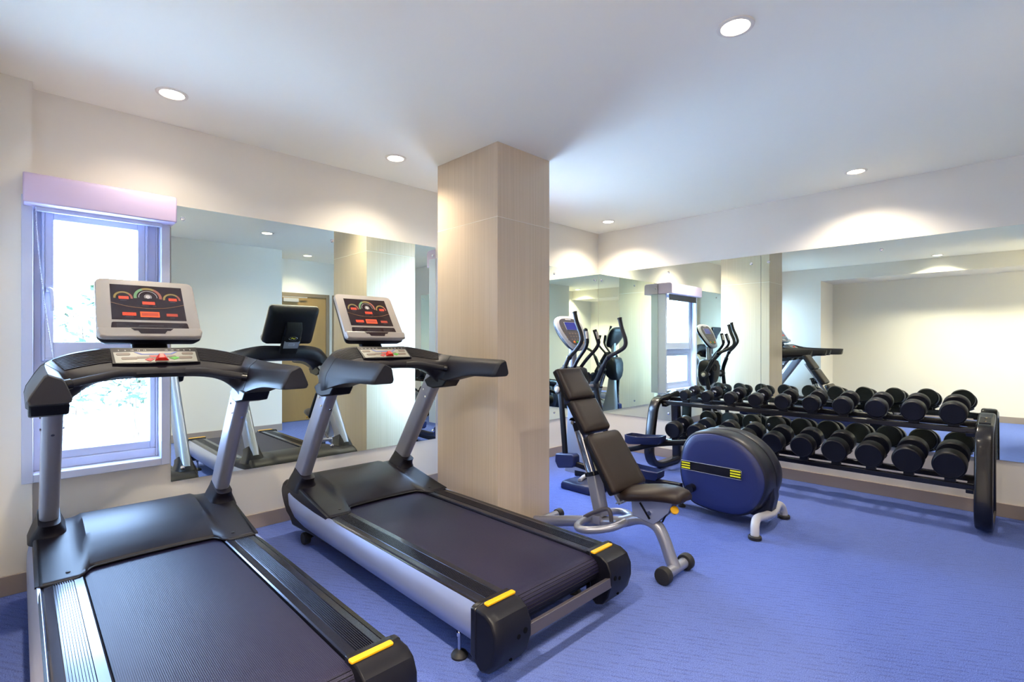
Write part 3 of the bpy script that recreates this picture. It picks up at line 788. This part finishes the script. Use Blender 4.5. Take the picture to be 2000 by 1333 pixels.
# ------------------------------------------------------------------ adjustable bench
BXC = -2.58
def bench():
    t = thing('weight_bench', (BXC, -1.9, 0), 'adjustable weight bench with dark brown pads on a silver frame, beside the right-hand treadmill', 'bench')
    W = lambda w, y, z: V((BXC+w, y, z))
    def P(name, b, m, **k): return done(name, b, M[m], k.pop('parent', t), t, **k)
    dn = V((0, -.55, -.835)).normalized(); nn = V((0, dn.z, -dn.y))   # towards the sitter (-y, up)
    if nn.y > 0: nn = -nn
    def pad(name, y0, z0, y1, z1, wt, wb, r0, th=.05):
        a = V((0, y0, z0))+dn*-.008; c = V((0, y1, z1))+dn*.008; ln = (c-a).length
        def outl(sc):
            pts = []
            cs = [(-wt, 0, r0), (wt, 0, r0), (wb, ln, .022), (-wb, ln, .022)]
            for i in range(4):
                p = V((cs[i][0], cs[i][1], 0)); q0 = V((cs[i-1][0], cs[i-1][1], 0)); q1 = V((cs[(i+1) % 4][0], cs[(i+1) % 4][1], 0)); r = cs[i][2]
                e0 = p+(q0-p).normalized()*r; e1 = p+(q1-p).normalized()*r
                for k in range(6):
                    tt = k/5; x = e0.lerp(p, tt).lerp(p.lerp(e1, tt), tt); pts.append(x)
            cen = V((0, ln/2, 0))
            return [cen+V(((x.x)*(1-sc/wt), (x.y-ln/2)*(1-2*sc/ln), 0)) for x in pts]
        b = NB(); rings = []
        for inset, h in ((.012, -th), (.002, -th+.006), (0, -th*.5), (.001, -.012), (.006, -.003), (.016, 0.001), (.05, .003)):
            rings.append([W(p.x, *(a+dn*p.y+nn*h).yz) for p in outl(inset)])
        loft(b, rings); o = P(name, b, 'leather', angle=70)
        b = NB(); rings = []
        for inset, h in ((.010, -th-.004), (-.0015, -th+.002), (-.0015, -.022)):
            rings.append([W(p.x, *(a+dn*p.y+nn*h).yz) for p in outl(inset)])
        loft(b, rings); P('pad_side', b, 'vinylside', parent=o, angle=70)
    pad('head_pad', -1.633, 1.106, -1.731, .927, .117, .126, .016)
    pad('upper_back_pad', -1.755, .915, -1.863, .743, .126, .128, .016)
    pad('lower_back_pad', -1.904, .727, -2.079, .429, .160, .172, .045)
    # spine behind the pads
    b = NB()
    a = V((0, -1.66, 1.02))-nn*.066; c = V((0, -2.09, .36))-nn*.066
    sweep(b, [W(0, a.y, a.z), W(0, c.y, c.z)], rrect(.012, .035, .006, 3), tuple(nn)); P('back_frame', b, 'steel', angle=40)
    # pivot ears
    for s in (-1, 1):
        b = NB(); pc = V((0, -1.69, .765))
        poly = [(pc.y+.030*math.cos(q), pc.z+.030*math.sin(q)) for q in [PI*(0.15+.9*k/10) for k in range(11)]]+[(-1.755, .765), (-1.745, .80)]
        prism(b, poly, lambda p, d: W(d, p[0], p[1]), s*.030, s*.038); e = P('pivot_ear', b, 'steel', bevel=.002)
        b = NB(); cyl(b, W(s*.038, pc.y, pc.z), W(s*.046, pc.y, pc.z), .012, seg=16); P('pivot_bolt', b, 'chrome', parent=e)
    # telescopic post
    p0, p1, p2 = V((0, -1.700, .765)), V((0, -1.822, .462)), V((0, -1.885, .215))
    b = NB(); sweep(b, [W(0, p0.y, p0.z), W(0, (p0+(p1-p0)*.17).y, (p0+(p1-p0)*.17).z)], rrect(.03, .03, .01, 4), (0, 1, 0)); P('post_collar', b, 'satin', angle=50)
    q = p0+(p1-p0)*.16
    b = NB(); sweep(b, [W(0, q.y, q.z), W(0, (p1+(p2-p1)*.2).y, (p1+(p2-p1)*.2).z)], rrect(.029, .032, .014, 5), (0, 1, 0)); P('inner_post', b, 'chrome', angle=50)
    b = NB(); sweep(b, [W(0, p1.y, p1.z), W(0, p2.y, p2.z)], rrect(.037, .039, .017, 5), (0, 1, 0)); P('outer_post', b, 'steel', angle=50)
    b = NB(); sweep(b, [W(0, p1.y+.004, p1.z+.012), W(0, p1.y-.004, p1.z-.012)], rrect(.043, .045, .018, 5), (0, 1, 0)); P('post_clamp', b, 'blackm', bevel=.002, angle=50)
    # main beam: front foot -> rear arch
    b = NB(); tube(b, catmull([W(0, -1.335, .045), W(0, -1.50, .085), W(0, -1.70, .135), W(0, -1.88, .175), W(0, -2.03, .215), W(0, -2.12, .255), W(0, -2.19, .268), W(0, -2.26, .245), W(0, -2.305, .175), W(0, -2.335, .10), W(0, -2.362, .045)], 6), .034, 18, flat=1.0); P('main_beam', b, 'steel', angle=60)
    for y, hw, z, r in ((-1.335, .235, .036, .026), (-2.365, .115, .045, .028)):
        b = NB(); cyl(b, W(-hw, y, z), W(hw, y, z), r, seg=24); f = P('foot_tube', b, 'steel', angle=60)
        for s in (-1, 1):
            rr = z
            b = NB(); lathe(b, [(rr*.6, -.004), (rr*.93, -.002), (rr, .006), (rr, .036), (rr*.94, .043), (rr*.7, .045)], W(s*(hw-.012), y, z), (s, 0, 0), 28); P('foot_cap', b, 'rubber', parent=f, angle=50)
    # hoop around the post
    b = NB(); tube(b, catmull([W(.02, -2.075, .235), W(-.09, -2.045, .212), W(-.165, -1.985, .198), W(-.212, -1.915, .19), W(-.205, -1.86, .187), W(-.15, -1.825, .185), W(-.05, -1.81, .185), W(.05, -1.81, .185), W(.15, -1.825, .185), W(.205, -1.86, .187), W(.212, -1.915, .19), W(.165, -1.985, .198), W(.09, -2.045, .212)], 6, closed=True), .0215, 14, closed=True); P('frame_hoop', b, 'steel', angle=60)
    b = NB(); tube(b, catmull([W(-.06, -1.80, .20), W(-.06, -1.87, .245), W(-.06, -1.955, .285), W(-.06, -1.985, .275), W(-.06, -1.995, .22)], 6), .0125, 12); P('carry_handle', b, 'grey', angle=60)
    b = NB(); bx(b, BXC-.05, BXC-.01, -1.90, -1.85, .17, .225); P('beam_bracket', b, 'steel', bevel=.003)
    # seat pad
    st = [(-2.045, .395, .085, .028), (-2.075, .403, .125, .040), (-2.13, .413, .152, .044), (-2.20, .430, .158, .044), (-2.28, .446, .150, .043), (-2.36, .452, .132, .041), (-2.41, .449, .110, .036), (-2.43, .446, .085, .024)]
    b = NB(); rings = []
    for y, z, w, h in st:
        w *= .76; h *= .84
        rings.append([W(w*math.copysign(abs(math.cos(a))**.62, math.cos(a)), y, z+h*math.copysign(abs(math.sin(a))**.7, math.sin(a))-.012*abs(math.cos(a))) for a in [2*PI*k/28 for k in range(28)]])
    loft(b, rings); P('seat', b, 'leather', angle=70)
    # seat bracket
    for s in (-1, 1):
        b = NB(); prism(b, [(-2.115, .385), (-2.37, .412), (-2.345, .35), (-2.29, .295), (-2.255, .265), (-2.20, .275), (-2.125, .285)], lambda p, d: W(d, p[0], p[1]), s*.036, s*.042); e = P('seat_bracket', b, 'alu', bevel=.002)
        b = NB(); cyl(b, W(s*.042, -2.235, .325), W(s*.050, -2.235, .325), .012, seg=12); P('bracket_bolt', b, 'chrome', parent=e)
        b = NB(); box(b, W(s*.0435, -2.205, .33), (.003, .012, .10), Matrix.Rotation(math.radians(-38), 3, 'X')); P('adjuster_slot', b, 'satin', parent=e)
    b = NB(); tube(b, [W(-.03, -2.30, .36), W(-.03, -2.335, .372), W(-.03, -2.36, .374)], .008, 12); lathe(b, [(.006, -.008), (.021, -.007), (.023, 0), (.021, .007), (.006, .008)], W(-.045, -2.385, .376), (-.55, -.55, .6), 24); P('pull_knob', b, 'yellow', label='yellow pull knob')
    b = NB(); tube(b, [W(-.02, -2.335, .36), W(-.02, -2.30, .285)], .005, 8); P('pull_lever', b, 'satin')
    b = NB(); tube(b, [W(-.05, -2.08, .36), W(-.05, -2.05, .345), W(-.05, -2.02, .33)], .004, 8); P('release_pin', b, 'chrome')
    return t
bench()

# ------------------------------------------------------------------ elliptical cross trainer
EX = -1.45
def elliptical():
    t = thing('elliptical_trainer', (EX, -1.6, 0), 'black elliptical cross trainer with a round flywheel housing, between bench and dumbbell rack', 'cross trainer')
    W = lambda w, y, z: V((EX+w, y, z))
    def P(name, b, m, **k): return done(name, b, M[m], k.pop('parent', t), t, **k)
    out = catmull([(0, -1.903, .375), (0, -1.925, .50), (0, -1.985, .592), (0, -2.07, .622), (0, -2.17, .628), (0, -2.27, .613), (0, -2.36, .572), (0, -2.44, .50), (0, -2.492, .40), (0, -2.497, .30), (0, -2.462, .20), (0, -2.40, .125), (0, -2.31, .085), (0, -2.20, .078), (0, -2.08, .088), (0, -1.985, .115), (0, -1.93, .20), (0, -1.905, .29)], 4, closed=True)
    cen = V((0, -2.205, .35))
    def ringat(w, sc, dy=0, dz=0): return [W(w, cen.y+(p.y-cen.y)*sc+dy, cen.z+(p.z-cen.z)*sc+dz) for p in out]
    for s in (-1, 1):
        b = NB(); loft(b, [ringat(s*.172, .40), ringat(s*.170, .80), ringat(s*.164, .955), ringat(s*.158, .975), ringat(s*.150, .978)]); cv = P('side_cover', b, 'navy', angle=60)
        b = NB(); loft(b, [ringat(s*.156, .955), ringat(s*.156, 1.0), ringat(s*.145, 1.025), ringat(s*.10, 1.04), ringat(s*.016, 1.045, -.006), ringat(s*.008, 1.03, -.006)]); P('flywheel_housing', b, 'navydark', angle=60)
        if s < 0:
            b = NB(); prism(b, [(-1.918, .404), (-2.335, .404), (-2.350, .398), (-2.350, .338), (-1.918, .342)], lambda p, d: W(d, p[0], p[1]-.0), -.1735, -.1765); st = P('stripe_decal', b, 'blackm', parent=cv, label='black stripe with yellow bars at both ends')
            b = NB(); tube(b, [W(-.1755, y, z) for y, z in [(-1.918, .404), (-2.335, .404), (-2.350, .398), (-2.350, .338), (-1.918, .342)]], .0018, 6, closed=True); P('decal_border', b, 'egrey', parent=cv)
            for y0, y1 in ((-1.921, -1.985), (-2.275, -2.345)):
                for z in (.350, .368, .386):
                    b = NB(); prism(b, [(y0, z), (y1, z), (y1, z+.010), (y0, z+.010)], lambda p, d: W(d, p[0], p[1]), -.1765, -.178); P('decal_bar', b, 'decalyel', parent=cv, smooth=False)
    b = NB(); loft(b, [ringat(-.012, 1.02, -.004), ringat(.012, 1.02, -.004)]); P('housing_core', b, 'rubber', angle=60)
    b = NB(); prism(b, [(-2.30, .16), (-2.51, .32), (-2.518, .22), (-2.50, .13), (-2.44, .075), (-2.30, .08)], lambda p, d: W(d, p[0], p[1]), -.06, .06); P('rear_fairing', b, 'navydark', bevel=.02, segs=3)
    # rear feet
    for s in (-1, 1):
        b = NB(); tube(b, catmull([W(s*.0, -2.488, .105), W(s*.10, -2.478, .11), W(s*.20, -2.462, .112), W(s*.255, -2.468, .088), W(s*.276, -2.474, .045), W(s*.279, -2.475, .012)], 6), .027, 16); f = P('rear_leg', b, 'egrey', angle=60)
        b = NB(); lathe(b, [(.036, 0), (.041, .004), (.041, .02), (.034, .026)], W(s*.28, -2.475, 0), (0, 0, 1), 28); P('foot_pad', b, 'rubber', parent=f)
    b = NB(); lathe(b, [(.026, 0), (.028, .01), (.012, .022), (.008, .03), (.008, .10)], W(.0, -1.835, 0), (0, 0, 1), 20); P('levelling_foot', b, 'rubber')
    # base beam and front base
    b = NB(); sweep(b, [W(0, -2.0, .115), W(0, -1.5, .10), W(0, -.82, .085)], rrect(.032, .05, .012, 3), (0, 0, 1)); P('base_beam', b, 'satin', angle=50)
    for s in (-1, 1):
        b = NB()
        lo = [(.075, -.86), (.30, -.86), (.30, -1.17), (.22, -1.20), (.075, -1.20)]; c = V((.19, -1.03, 0))
        rings = [[W(s*(c.x+(x-c.x)*k), c.y+(y-c.y)*k, z) for x, y in lo] for k, z in ((.97, .0), (1.0, .012), (1.0, .042), (.93, .068), (.7, .082))]
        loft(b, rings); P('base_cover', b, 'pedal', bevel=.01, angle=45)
        b = NB(); tube(b, [W(s*.03, -.98, .10), W(s*.16, -1.0, .098), W(s*.235, -1.02, .088)], .018, 12); P('cross_tube', b, 'egrey', angle=60)
    # mast
    b = NB(); rings = []
    for z, y0, y1, w in ((.08, -.69, -1.08, .05), (.20, -.695, -1.0, .047), (.35, -.70, -.92, .044), (.55, -.712, -.865, .042), (.75, -.72, -.835, .040), (.95, -.722, -.81, .036)):
        cy, hy = (y0+y1)/2, (y0-y1)/2
        rings.append([W(pb, cy+pa, z) for pa, pb in rrect(hy, w, .03, 4)])
    loft(b, rings); P('mast', b, 'steel', angle=60)
    b = NB(); sweep(b, [W(0, -.765, .9), W(0, -.755, 1.28)], rrect(.03, .034, .02, 4), (0, 1, 0)); P('console_post', b, 'steel', angle=60)
    # shroud
    b = NB(); rings = []
    for z, y0, y1, w in ((.70, -.66, -.80, .06), (.76, -.645, -.845, .105), (.85, -.64, -.865, .13), (.96, -.645, -.87, .135), (1.03, -.665, -.85, .125), (1.05, -.69, -.82, .10)):
        cy, hy = (y0+y1)/2, (y0-y1)/2
        rings.append([W(pb, cy+pa, z) for pa, pb in rrect(hy, w, .055, 5)])
    loft(b, rings); sh = P('pivot_shroud', b, 'satin', angle=50)
    b = NB(); lathe(b, [(.050, -.002), (.056, .006), (.050, .010), (.042, .004), (.034, -.006)], W(.085, -.865, .945), (0.15, -1, 0), 28); P('cup_ring', b, 'rubber', parent=sh)
    b = NB(); cyl(b, W(-.24, -.815, .86), W(.24, -.815, .86), .018, seg=16); P('pivot_axle', b, 'steel')
    # handles
    armL = [W(-.23, -.962, 1.535), W(-.23, -.985, 1.45), W(-.23, -1.03, 1.345), W(-.235, -1.038, 1.285), W(-.24, -.99, 1.215), W(-.252, -.92, 1.145), W(-.262, -.875, 1.05)]
    armR = [W(.232, -1.115, 1.493), W(.230, -1.14, 1.40), W(.228, -1.178, 1.30), W(.230, -1.168, 1.235), W(.232, -1.09, 1.185), W(.242, -.985, 1.135), W(.25, -.915, 1.04)]
    lowL = [W(-.262, -.885, 1.07), W(-.265, -.84, .94), W(-.268, -.835, .85), W(-.27, -.865, .56), W(-.272, -.895, .26)]
    lowR = [W(.25, -.925, 1.06), W(.252, -.865, .94), W(.252, -.835, .86), W(.255, -.90, .58), W(.258, -.99, .30)]
    for s, up, low in ((-1, armL, lowL), (1, armR, lowR)):
        b = NB(); tube(b, catmull(up, 7), .0185, 14); h = P('moving_handle', b, 'foam', angle=60)
        b = NB(); d0 = (up[0]-up[1]).normalized(); cyl(b, up[0]-d0*.004, up[0]+d0*.006, .0215, seg=18); P('handle_cap', b, 'rubber', parent=h)
        b = NB(); p = up[5]; d1 = (up[6]-up[5]).normalized(); cyl(b, p-d1*.012, p+d1*.014, .0235, seg=18); P('handle_collar', b, 'blackm', parent=h)
        b = NB(); sweep(b, catmull(low, 6), rrect(.024, .015, .010, 4), (0, 1, 0)); r = P('rocker_arm', b, 'satin', angle=60)
        pc = V((EX+s*.262, -.815, .86))
        b = NB(); lathe(b, [(.034, -.03), (.046, -.024), (.046, .016), (.038, .022)], pc, (s, 0, 0), 28); P('pivot_hub', b, 'rubber', parent=r)
        b = NB(); lathe(b, [(.024, .018), (.026, .022), (.026, .03), (.020, .034)], pc, (s, 0, 0), 24); P('pivot_cap', b, 'champ', parent=r)
        # joint box at the rocker foot
        e = low[-1]
        b = NB(); poly = [(e.y+.085, e.z+.04), (e.y+.09, e.z-.03), (e.y+.055, e.z-.085), (e.y-.10, e.z-.055), (e.y-.125, e.z-.03), (e.y-.125, e.z+.045), (e.y-.10, e.z+.06)]
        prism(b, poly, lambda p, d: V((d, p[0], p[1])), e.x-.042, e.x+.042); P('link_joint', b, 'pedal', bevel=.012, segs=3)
    # static handles with pulse plates
    for s in (-1, 1):
        pth = catmull([W(s*.05, -.80, 1.03), W(s*.065, -.87, 1.12), W(s*.08, -.955, 1.21), W(s*.085, -.985, 1.265), W(s*.078, -.975, 1.32), W(s*.068, -.955, 1.39)], 6)
        b = NB(); tube(b, pth, [.016]*(len(pth)-12)+[.019]*12, 14); h = P('fixed_handle', b, 'satin', angle=60)
        b = NB(); tube(b, [p+V((0, -.004, .004)) for p in pth[-9:-2]], .0175, 12); P('pulse_plate', b, 'champ', parent=h, angle=60)
    # console
    ft, fb = V((0, -.672, 1.522)), V((0, -.842, 1.208))
    fd = fb-ft; L = fd.length; fdn = fd.normalized(); fn = V((0, fdn.z, -fdn.y))
    if fn.y > 0: fn = -fn
    def F(u, v, h=0): p = ft+fdn*v+fn*h; return W(u, p.y, p.z)
    egg = [V((x, v*L, 0)) for x, v in [(0, 0), (.085, .012), (.145, .06), (.180, .17), (.188, .32), (.176, .50), (.152, .68), (.122, .84), (.085, .955), (.04, .995), (0, 1.0)]]
    egg = catmull(egg, 4); egg = egg+[V((-p.x, p.y, 0)) for p in reversed(egg[1:-1])]
    def er(sc, h, dv=0): return [F(p.x*sc, L/2+(p.y-L/2)*sc+dv, h) for p in egg]
    b = NB(); loft(b, [er(.96, .006), er(1.0, -.002), er(1.0, -.016)]); cf = P('console_bezel', b, 'egrey', angle=50)
    b = NB(); loft(b, [er(1.0, -.017), er(.98, -.034), er(.80, -.064), er(.5, -.075)]); P('console_back', b, 'satin', angle=50)
    b = NB(); loft(b, [er(.80, .0055, -.006), er(.80, .0085, -.006)]); P('console_panel', b, 'grey', parent=cf)
    def rect(name, u0, u1, v0, v1, m, h=.0085, hh=.0015):
        b = NB(); prism(b, [(u0, v0*L), (u1, v0*L), (u1, v1*L), (u0, v1*L)], lambda p, d: F(p[0], p[1], d), h, h+hh); P(name, b, m, parent=cf, smooth=False)
    rect('lcd_screen', -.082, .082, .20, .44, 'egrey'); rect('lcd_screen', -.076, .076, .21, .43, 'lcd', .010, .001)
    rect('maker_plate', -.04, .04, .105, .135, 'ink')
    for r_ in range(3):
        for c_ in range(4): rect('console_key', -.075+c_*.042, -.05+c_*.042, .52+r_*.085, .56+r_*.085, 'keybrown')
    for u, m in ((-.045, 'orange'), (.0, 'green'), (.075, 'yellow')):
        b = NB(); lathe(b, [(.013, 0), (.013, .004), (.009, .006)], F(u, .79*L, .0085), fn, 18); P('console_button', b, m, parent=cf)
    for k in range(7):
        for s in (-1, 1):
            b = NB(); lathe(b, [(.006, 0), (.006, .003)], F(s*(.128-.006*max(0, k-3)), (.3+.07*k)*L, .006), fn, 10); P('side_key', b, 'g2' if k % 2 else 'grey', parent=cf)
    # foot links and pedals
    def link(pts, s):
        b = NB(); sweep(b, catmull(pts, 6), rrect(.022, .022, .008, 3), (0, 0, 1)); P('foot_link', b, 'satin', angle=50)
    link([W(-.268, -1.00, .235), W(-.235, -1.2, .205), W(-.205, -1.55, .205), W(-.200, -1.93, .215)], -1)
    link([W(.258, -1.08, .285), W(.24, -1.25, .325), W(.225, -1.5, .405), W(.225, -1.76, .455), W(.222, -2.05, .50)], 1)
    def pedal(w, y0, y1, z0, z1):
        tilt = (z1-z0)/(y1-y0)
        def Z(y): return z0+(y-y0)*tilt
        hw = .075; ol = []
        for x, y in ((-.7, 0), (-1, .1), (-1.05, .4), (-1, .8), (-.75, 1.0), (.75, 1.0), (1, .8), (1.05, .4), (1, .1), (.7, 0)): ol.append((x*hw, y0+(y1-y0)*y))
        cy = (y0+y1)/2
        def rg(sc, h): return [W(w+x*sc, cy+(y-cy)*sc, Z(cy+(y-cy)*sc)+h+(.018*max(0, 1-abs(y-y0)/.12) if h > .02 else 0)) for x, y in ol]
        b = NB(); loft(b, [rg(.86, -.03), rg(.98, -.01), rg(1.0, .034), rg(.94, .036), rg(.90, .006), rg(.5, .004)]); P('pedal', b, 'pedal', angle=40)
    pedal(-.19, -1.40, -1.76, .262, .255)
    pedal(.17, -1.24, -1.58, .415, .455)
    for s, z in ((-1, .215), (1, .48)):
        b = NB(); cyl(b, W(s*.165, -2.0, z), W(s*.225, -2.0, z), .03, seg=20); P('crank_joint', b, 'blackm')
    return t
elliptical()

# ------------------------------------------------------------------ dumbbell rack
def rack():
    t = thing('dumbbell_rack', (-.38, -2.3, 0), 'two-tier black steel dumbbell rack along the mirrored right wall', 'rack')
    def P(name, b, m, **k): return done(name, b, M[m], k.pop('parent', t), t, **k)
    loop = catmull([V((x, 0, z)) for x, z in [(-.46, .036), (-.60, .075), (-.665, .15), (-.672, .24), (-.645, .40), (-.615, .53), (-.585, .625), (-.53, .685), (-.44, .70), (-.28, .722), (-.17, .738), (-.14, .70), (-.13, .55), (-.115, .3), (-.105, .09), (-.13, .04), (-.25, .032)]], 5, closed=True)
    for y in (-1.10, -3.51):
        b = NB(); sweep(b, [V((p.x, y, p.z)) for p in loop], rrect(.046, .030, .016, 4), (0, 1, 0), closed=True); f = P('end_frame', b, 'blackm', angle=60)
        b = NB(); box(b, (-.40, y, .737), (.17, .06, .010), Matrix.Rotation(math.radians(-7.5), 3, 'Y')); P('mount_plate', b, 'satin', parent=f, bevel=.002)
        for x in (-.45, -.35):
            b = NB(); cyl(b, V((x, y, .735+.13*(x+.4))), V((x, y, .748+.13*(x+.4))), .009, seg=8); P('bolt', b, 'chrome', parent=f)
    sl = .14
    for tier, zc in ((1, .683), (0, .296)):
        for x in (-.475, -.30):
            z = zc+(x+.39)*sl
            b = NB(); box(b, (x, -2.305, z), (.05, 2.35, .040)); P('shelf_rail', b, 'blackm', bevel=.006)
        for y in (-1.17, -3.44) :
            b = NB(); box(b, (-.385, y, zc-.02), (.26, .05, .03), Matrix.Rotation(-math.atan(sl), 3, 'Y')); P('shelf_bracket', b, 'blackm', bevel=.004)
    return t
RK = rack()
SL = .14
rad = []
DUMB = []
for tier in (1, 0):
    for i in range(10):
        f = i/9
        if tier: r = .048+(.0765-.048)*f; y = -1.385+(-3.352+1.385)*f; zc = .742+r*.80
        else: r = .079+(.095-.079)*f; y = -1.275+(-3.333+1.275)*f; zc = .3535+r*1.0
        DUMB.append((tier, i, r, y, zc))
ORD = ['first', 'second', 'third', 'fourth', 'fifth', 'sixth', 'seventh', 'eighth', 'ninth', 'tenth']
SIZE1 = ['smallest', 'very small', 'small', 'small', 'smallish', 'medium', 'medium', 'medium', 'medium-large', 'large']
proto = None
def dumbbell(r):
    hl = .075+(r-.048)*.75; hg = .062
    t = thing('dumbbell', (0, 0, 0), '', 'dumbbell')
    for s in (-1, 1):
        b = NB(); lathe(b, [(r*.35, hg), (r*.93, hg+.001), (r, hg+.008), (r, hg+hl-.012), (r*.95, hg+hl-.003), (r*.88, hg+hl), (r*.86, hg+hl-.0025), (.001, hg+hl-.003)], (0, 0, 0), (s, 0, 0), 48)
        done('head', b, M['urethane'], t, None, angle=40)
    b = NB(); tube(b, [(-hg-.002, 0, 0), (-hg*.6, 0, 0), (0, 0, 0), (hg*.6, 0, 0), (hg+.002, 0, 0)], [.0145, .016, .0175, .016, .0145], 20)
    for s in (-1, 1): cyl(b, (s*(hg-.006), 0, 0), (s*(hg+.002), 0, 0), .022, seg=20)
    done('handle', b, M['chrome'], t, None)
    return t, hl+hg
for tier, i, r, y, zc in DUMB:
    d, hlf = dumbbell(r)
    xc = -.392
    d.location = (xc, y, zc); d.rotation_euler = (0, -math.atan(SL), 0)
    if tier:
        d['label'] = f'{SIZE1[i]} black round-headed dumbbell, {ORD[i]} from the left on the upper tier of the rack'
        d['group'] = 'dumbbells on the upper tier'
    else:
        d['label'] = f'black round-headed dumbbell, {ORD[i]} from the left on the lower tier of the rack'
        d['group'] = 'dumbbells on the lower tier'
    # cradle of the rack under this dumbbell: two curved plates fixed to the rails
    for x in (-.475, -.30):
        b = NB(); rr = r+.0035; zc2 = zc+(x-xc)*SL
        a0, a1 = math.radians(-90-44), math.radians(-90+44); k = 12
        prof = [(y+rr*math.cos(a0+(a1-a0)*j/k), zc2+rr*math.sin(a0+(a1-a0)*j/k)) for j in range(k+1)]
        prof += [(y+(rr+.007)*math.cos(a1+(a0-a1)*j/k), zc2+(rr+.007)*math.sin(a1+(a0-a1)*j/k)) for j in range(k+1)]
        va = [b.verts.new(V((x-.034, p[0], p[1]-.034*SL))) for p in prof]; vb = [b.verts.new(V((x+.034, p[0], p[1]+.034*SL))) for p in prof]
        nn_ = len(prof)
        for j in range(nn_): b.faces.new((va[j], va[(j+1) % nn_], vb[(j+1) % nn_], vb[j]))
        for j in range(k):
            b.faces.new((va[j], va[j+1], va[nn_-2-j], va[nn_-1-j])); b.faces.new((vb[j], vb[j+1], vb[nn_-2-j], vb[nn_-1-j]))
        zr = (.683 if tier else .296)+(x+.39)*SL
        zb = zc2-rr-.007
        if zb > zr+.018: bx(b, x-.02, x+.02, y-.03, y+.03, zr+.018, zb+.004)
        done('cradle', b, M['satin'], RK, RK, angle=40)

# ------------------------------------------------------------------ outdoors, seen through the window
b = NB(); bx(b, -16, 10, -16, 16, -0.3, -0.2); struct('ground', b, M['paving'])
def bush(x, y, z0, z1, rx, n, lab, sd):
    rnd = random.Random(sd)
    t = thing('garden_shrub', (x, y, -0.2), lab, 'shrub', 'shrubs outside the window')
    b = NB()
    for k in range(5):
        tube(b, catmull([V((x+rnd.uniform(-.1, .1), y+rnd.uniform(-.1, .1), -.2)), V((x+rnd.uniform(-.3, .3)*rx, y, (z0+z1)/2)), V((x+rnd.uniform(-.8, .8)*rx, y+rnd.uniform(-.3, .3), z1*.9))], 4), .012, 6)
    done('stem', b, M['stem'], t, t)
    b = NB()
    for k in range(n):
        p = V((x+rnd.gauss(0, .5)*rx, y+rnd.uniform(-.35, .35), rnd.uniform(z0, z1)))
        a = V((rnd.uniform(-1, 1), rnd.uniform(-1, 1), rnd.uniform(-.5, .5))).normalized()
        c = a.cross(V((rnd.uniform(-1, 1), rnd.uniform(-1, 1), 1))).normalized()
        l = rnd.uniform(.03, .07); w = l*.4
        b.faces.new([b.verts.new(q) for q in (p-a*l, p-c*w, p+a*l, p+c*w)])
    f = done('foliage', b, M['leaf'], t, t, smooth=False); f['kind'] = 'stuff'
bush(-4.75, 3.2, .55, 1.9, .55, 420, 'sparse leafy shrub outside the window, left of centre in the pane', 3)
bush(-4.15, 3.9, .5, 1.25, .5, 420, 'low leafy shrub outside the window, seen at the right of the lower pane', 5)

# ------------------------------------------------------------------ world, camera, view
w = bpy.data.worlds.new('daylight_sky'); bpy.context.scene.world = w; w.use_nodes = True
bg = w.node_tree.nodes['Background']; bg.inputs['Color'].default_value = (0.42, 0.60, 1.0, 1); bg.inputs['Strength'].default_value = 15.5
pl = bpy.data.lights.new('window_portal', 'AREA'); pl.shape = 'RECTANGLE'; pl.size = .6; pl.size_y = 1.45; pl.cycles.is_portal = True
po = bpy.data.objects.new('window_portal', pl); C.objects.link(po); po.location = ((WX0+WX1)/2, .12, (WZ0+WZ1)/2); po.rotation_euler = (math.radians(-90), 0, 0)
pl2 = bpy.data.lights.new('window_portal', 'AREA'); pl2.shape = 'RECTANGLE'; pl2.size = UX1-UX0; pl2.size_y = WZ1-WZ0; pl2.cycles.is_portal = True
po2 = bpy.data.objects.new('window_portal', pl2); C.objects.link(po2); po2.location = ((UX0+UX1)/2, .12, (WZ0+WZ1)/2); po2.rotation_euler = (math.radians(-90), 0, 0)

cam = bpy.data.cameras.new('camera'); co = bpy.data.objects.new('camera', cam); C.objects.link(co)
co.location = (-5.1249, -3.6884, 1.2704)
co.rotation_euler = (math.radians(90), 0, math.radians(45.47-90))
cam.sensor_width = 36; cam.lens = 981.06/2000*36; cam.shift_y = 3.7/2000; cam.clip_start = .02
sc = bpy.context.scene; sc.camera = co
sc.view_settings.view_transform = 'Standard'; sc.view_settings.look = 'None'; sc.view_settings.gamma = 1; sc.view_settings.use_curve_mapping = False
sc.view_settings.exposure = 1.98
sc.cycles.max_bounces = 12; sc.cycles.diffuse_bounces = 6; sc.cycles.glossy_bounces = 8; sc.cycles.transparent_max_bounces = 12
sc.cycles.sample_clamp_indirect = 6; sc.cycles.caustics_reflective = True; sc.cycles.caustics_refractive = False
sc.cycles.use_denoising = True
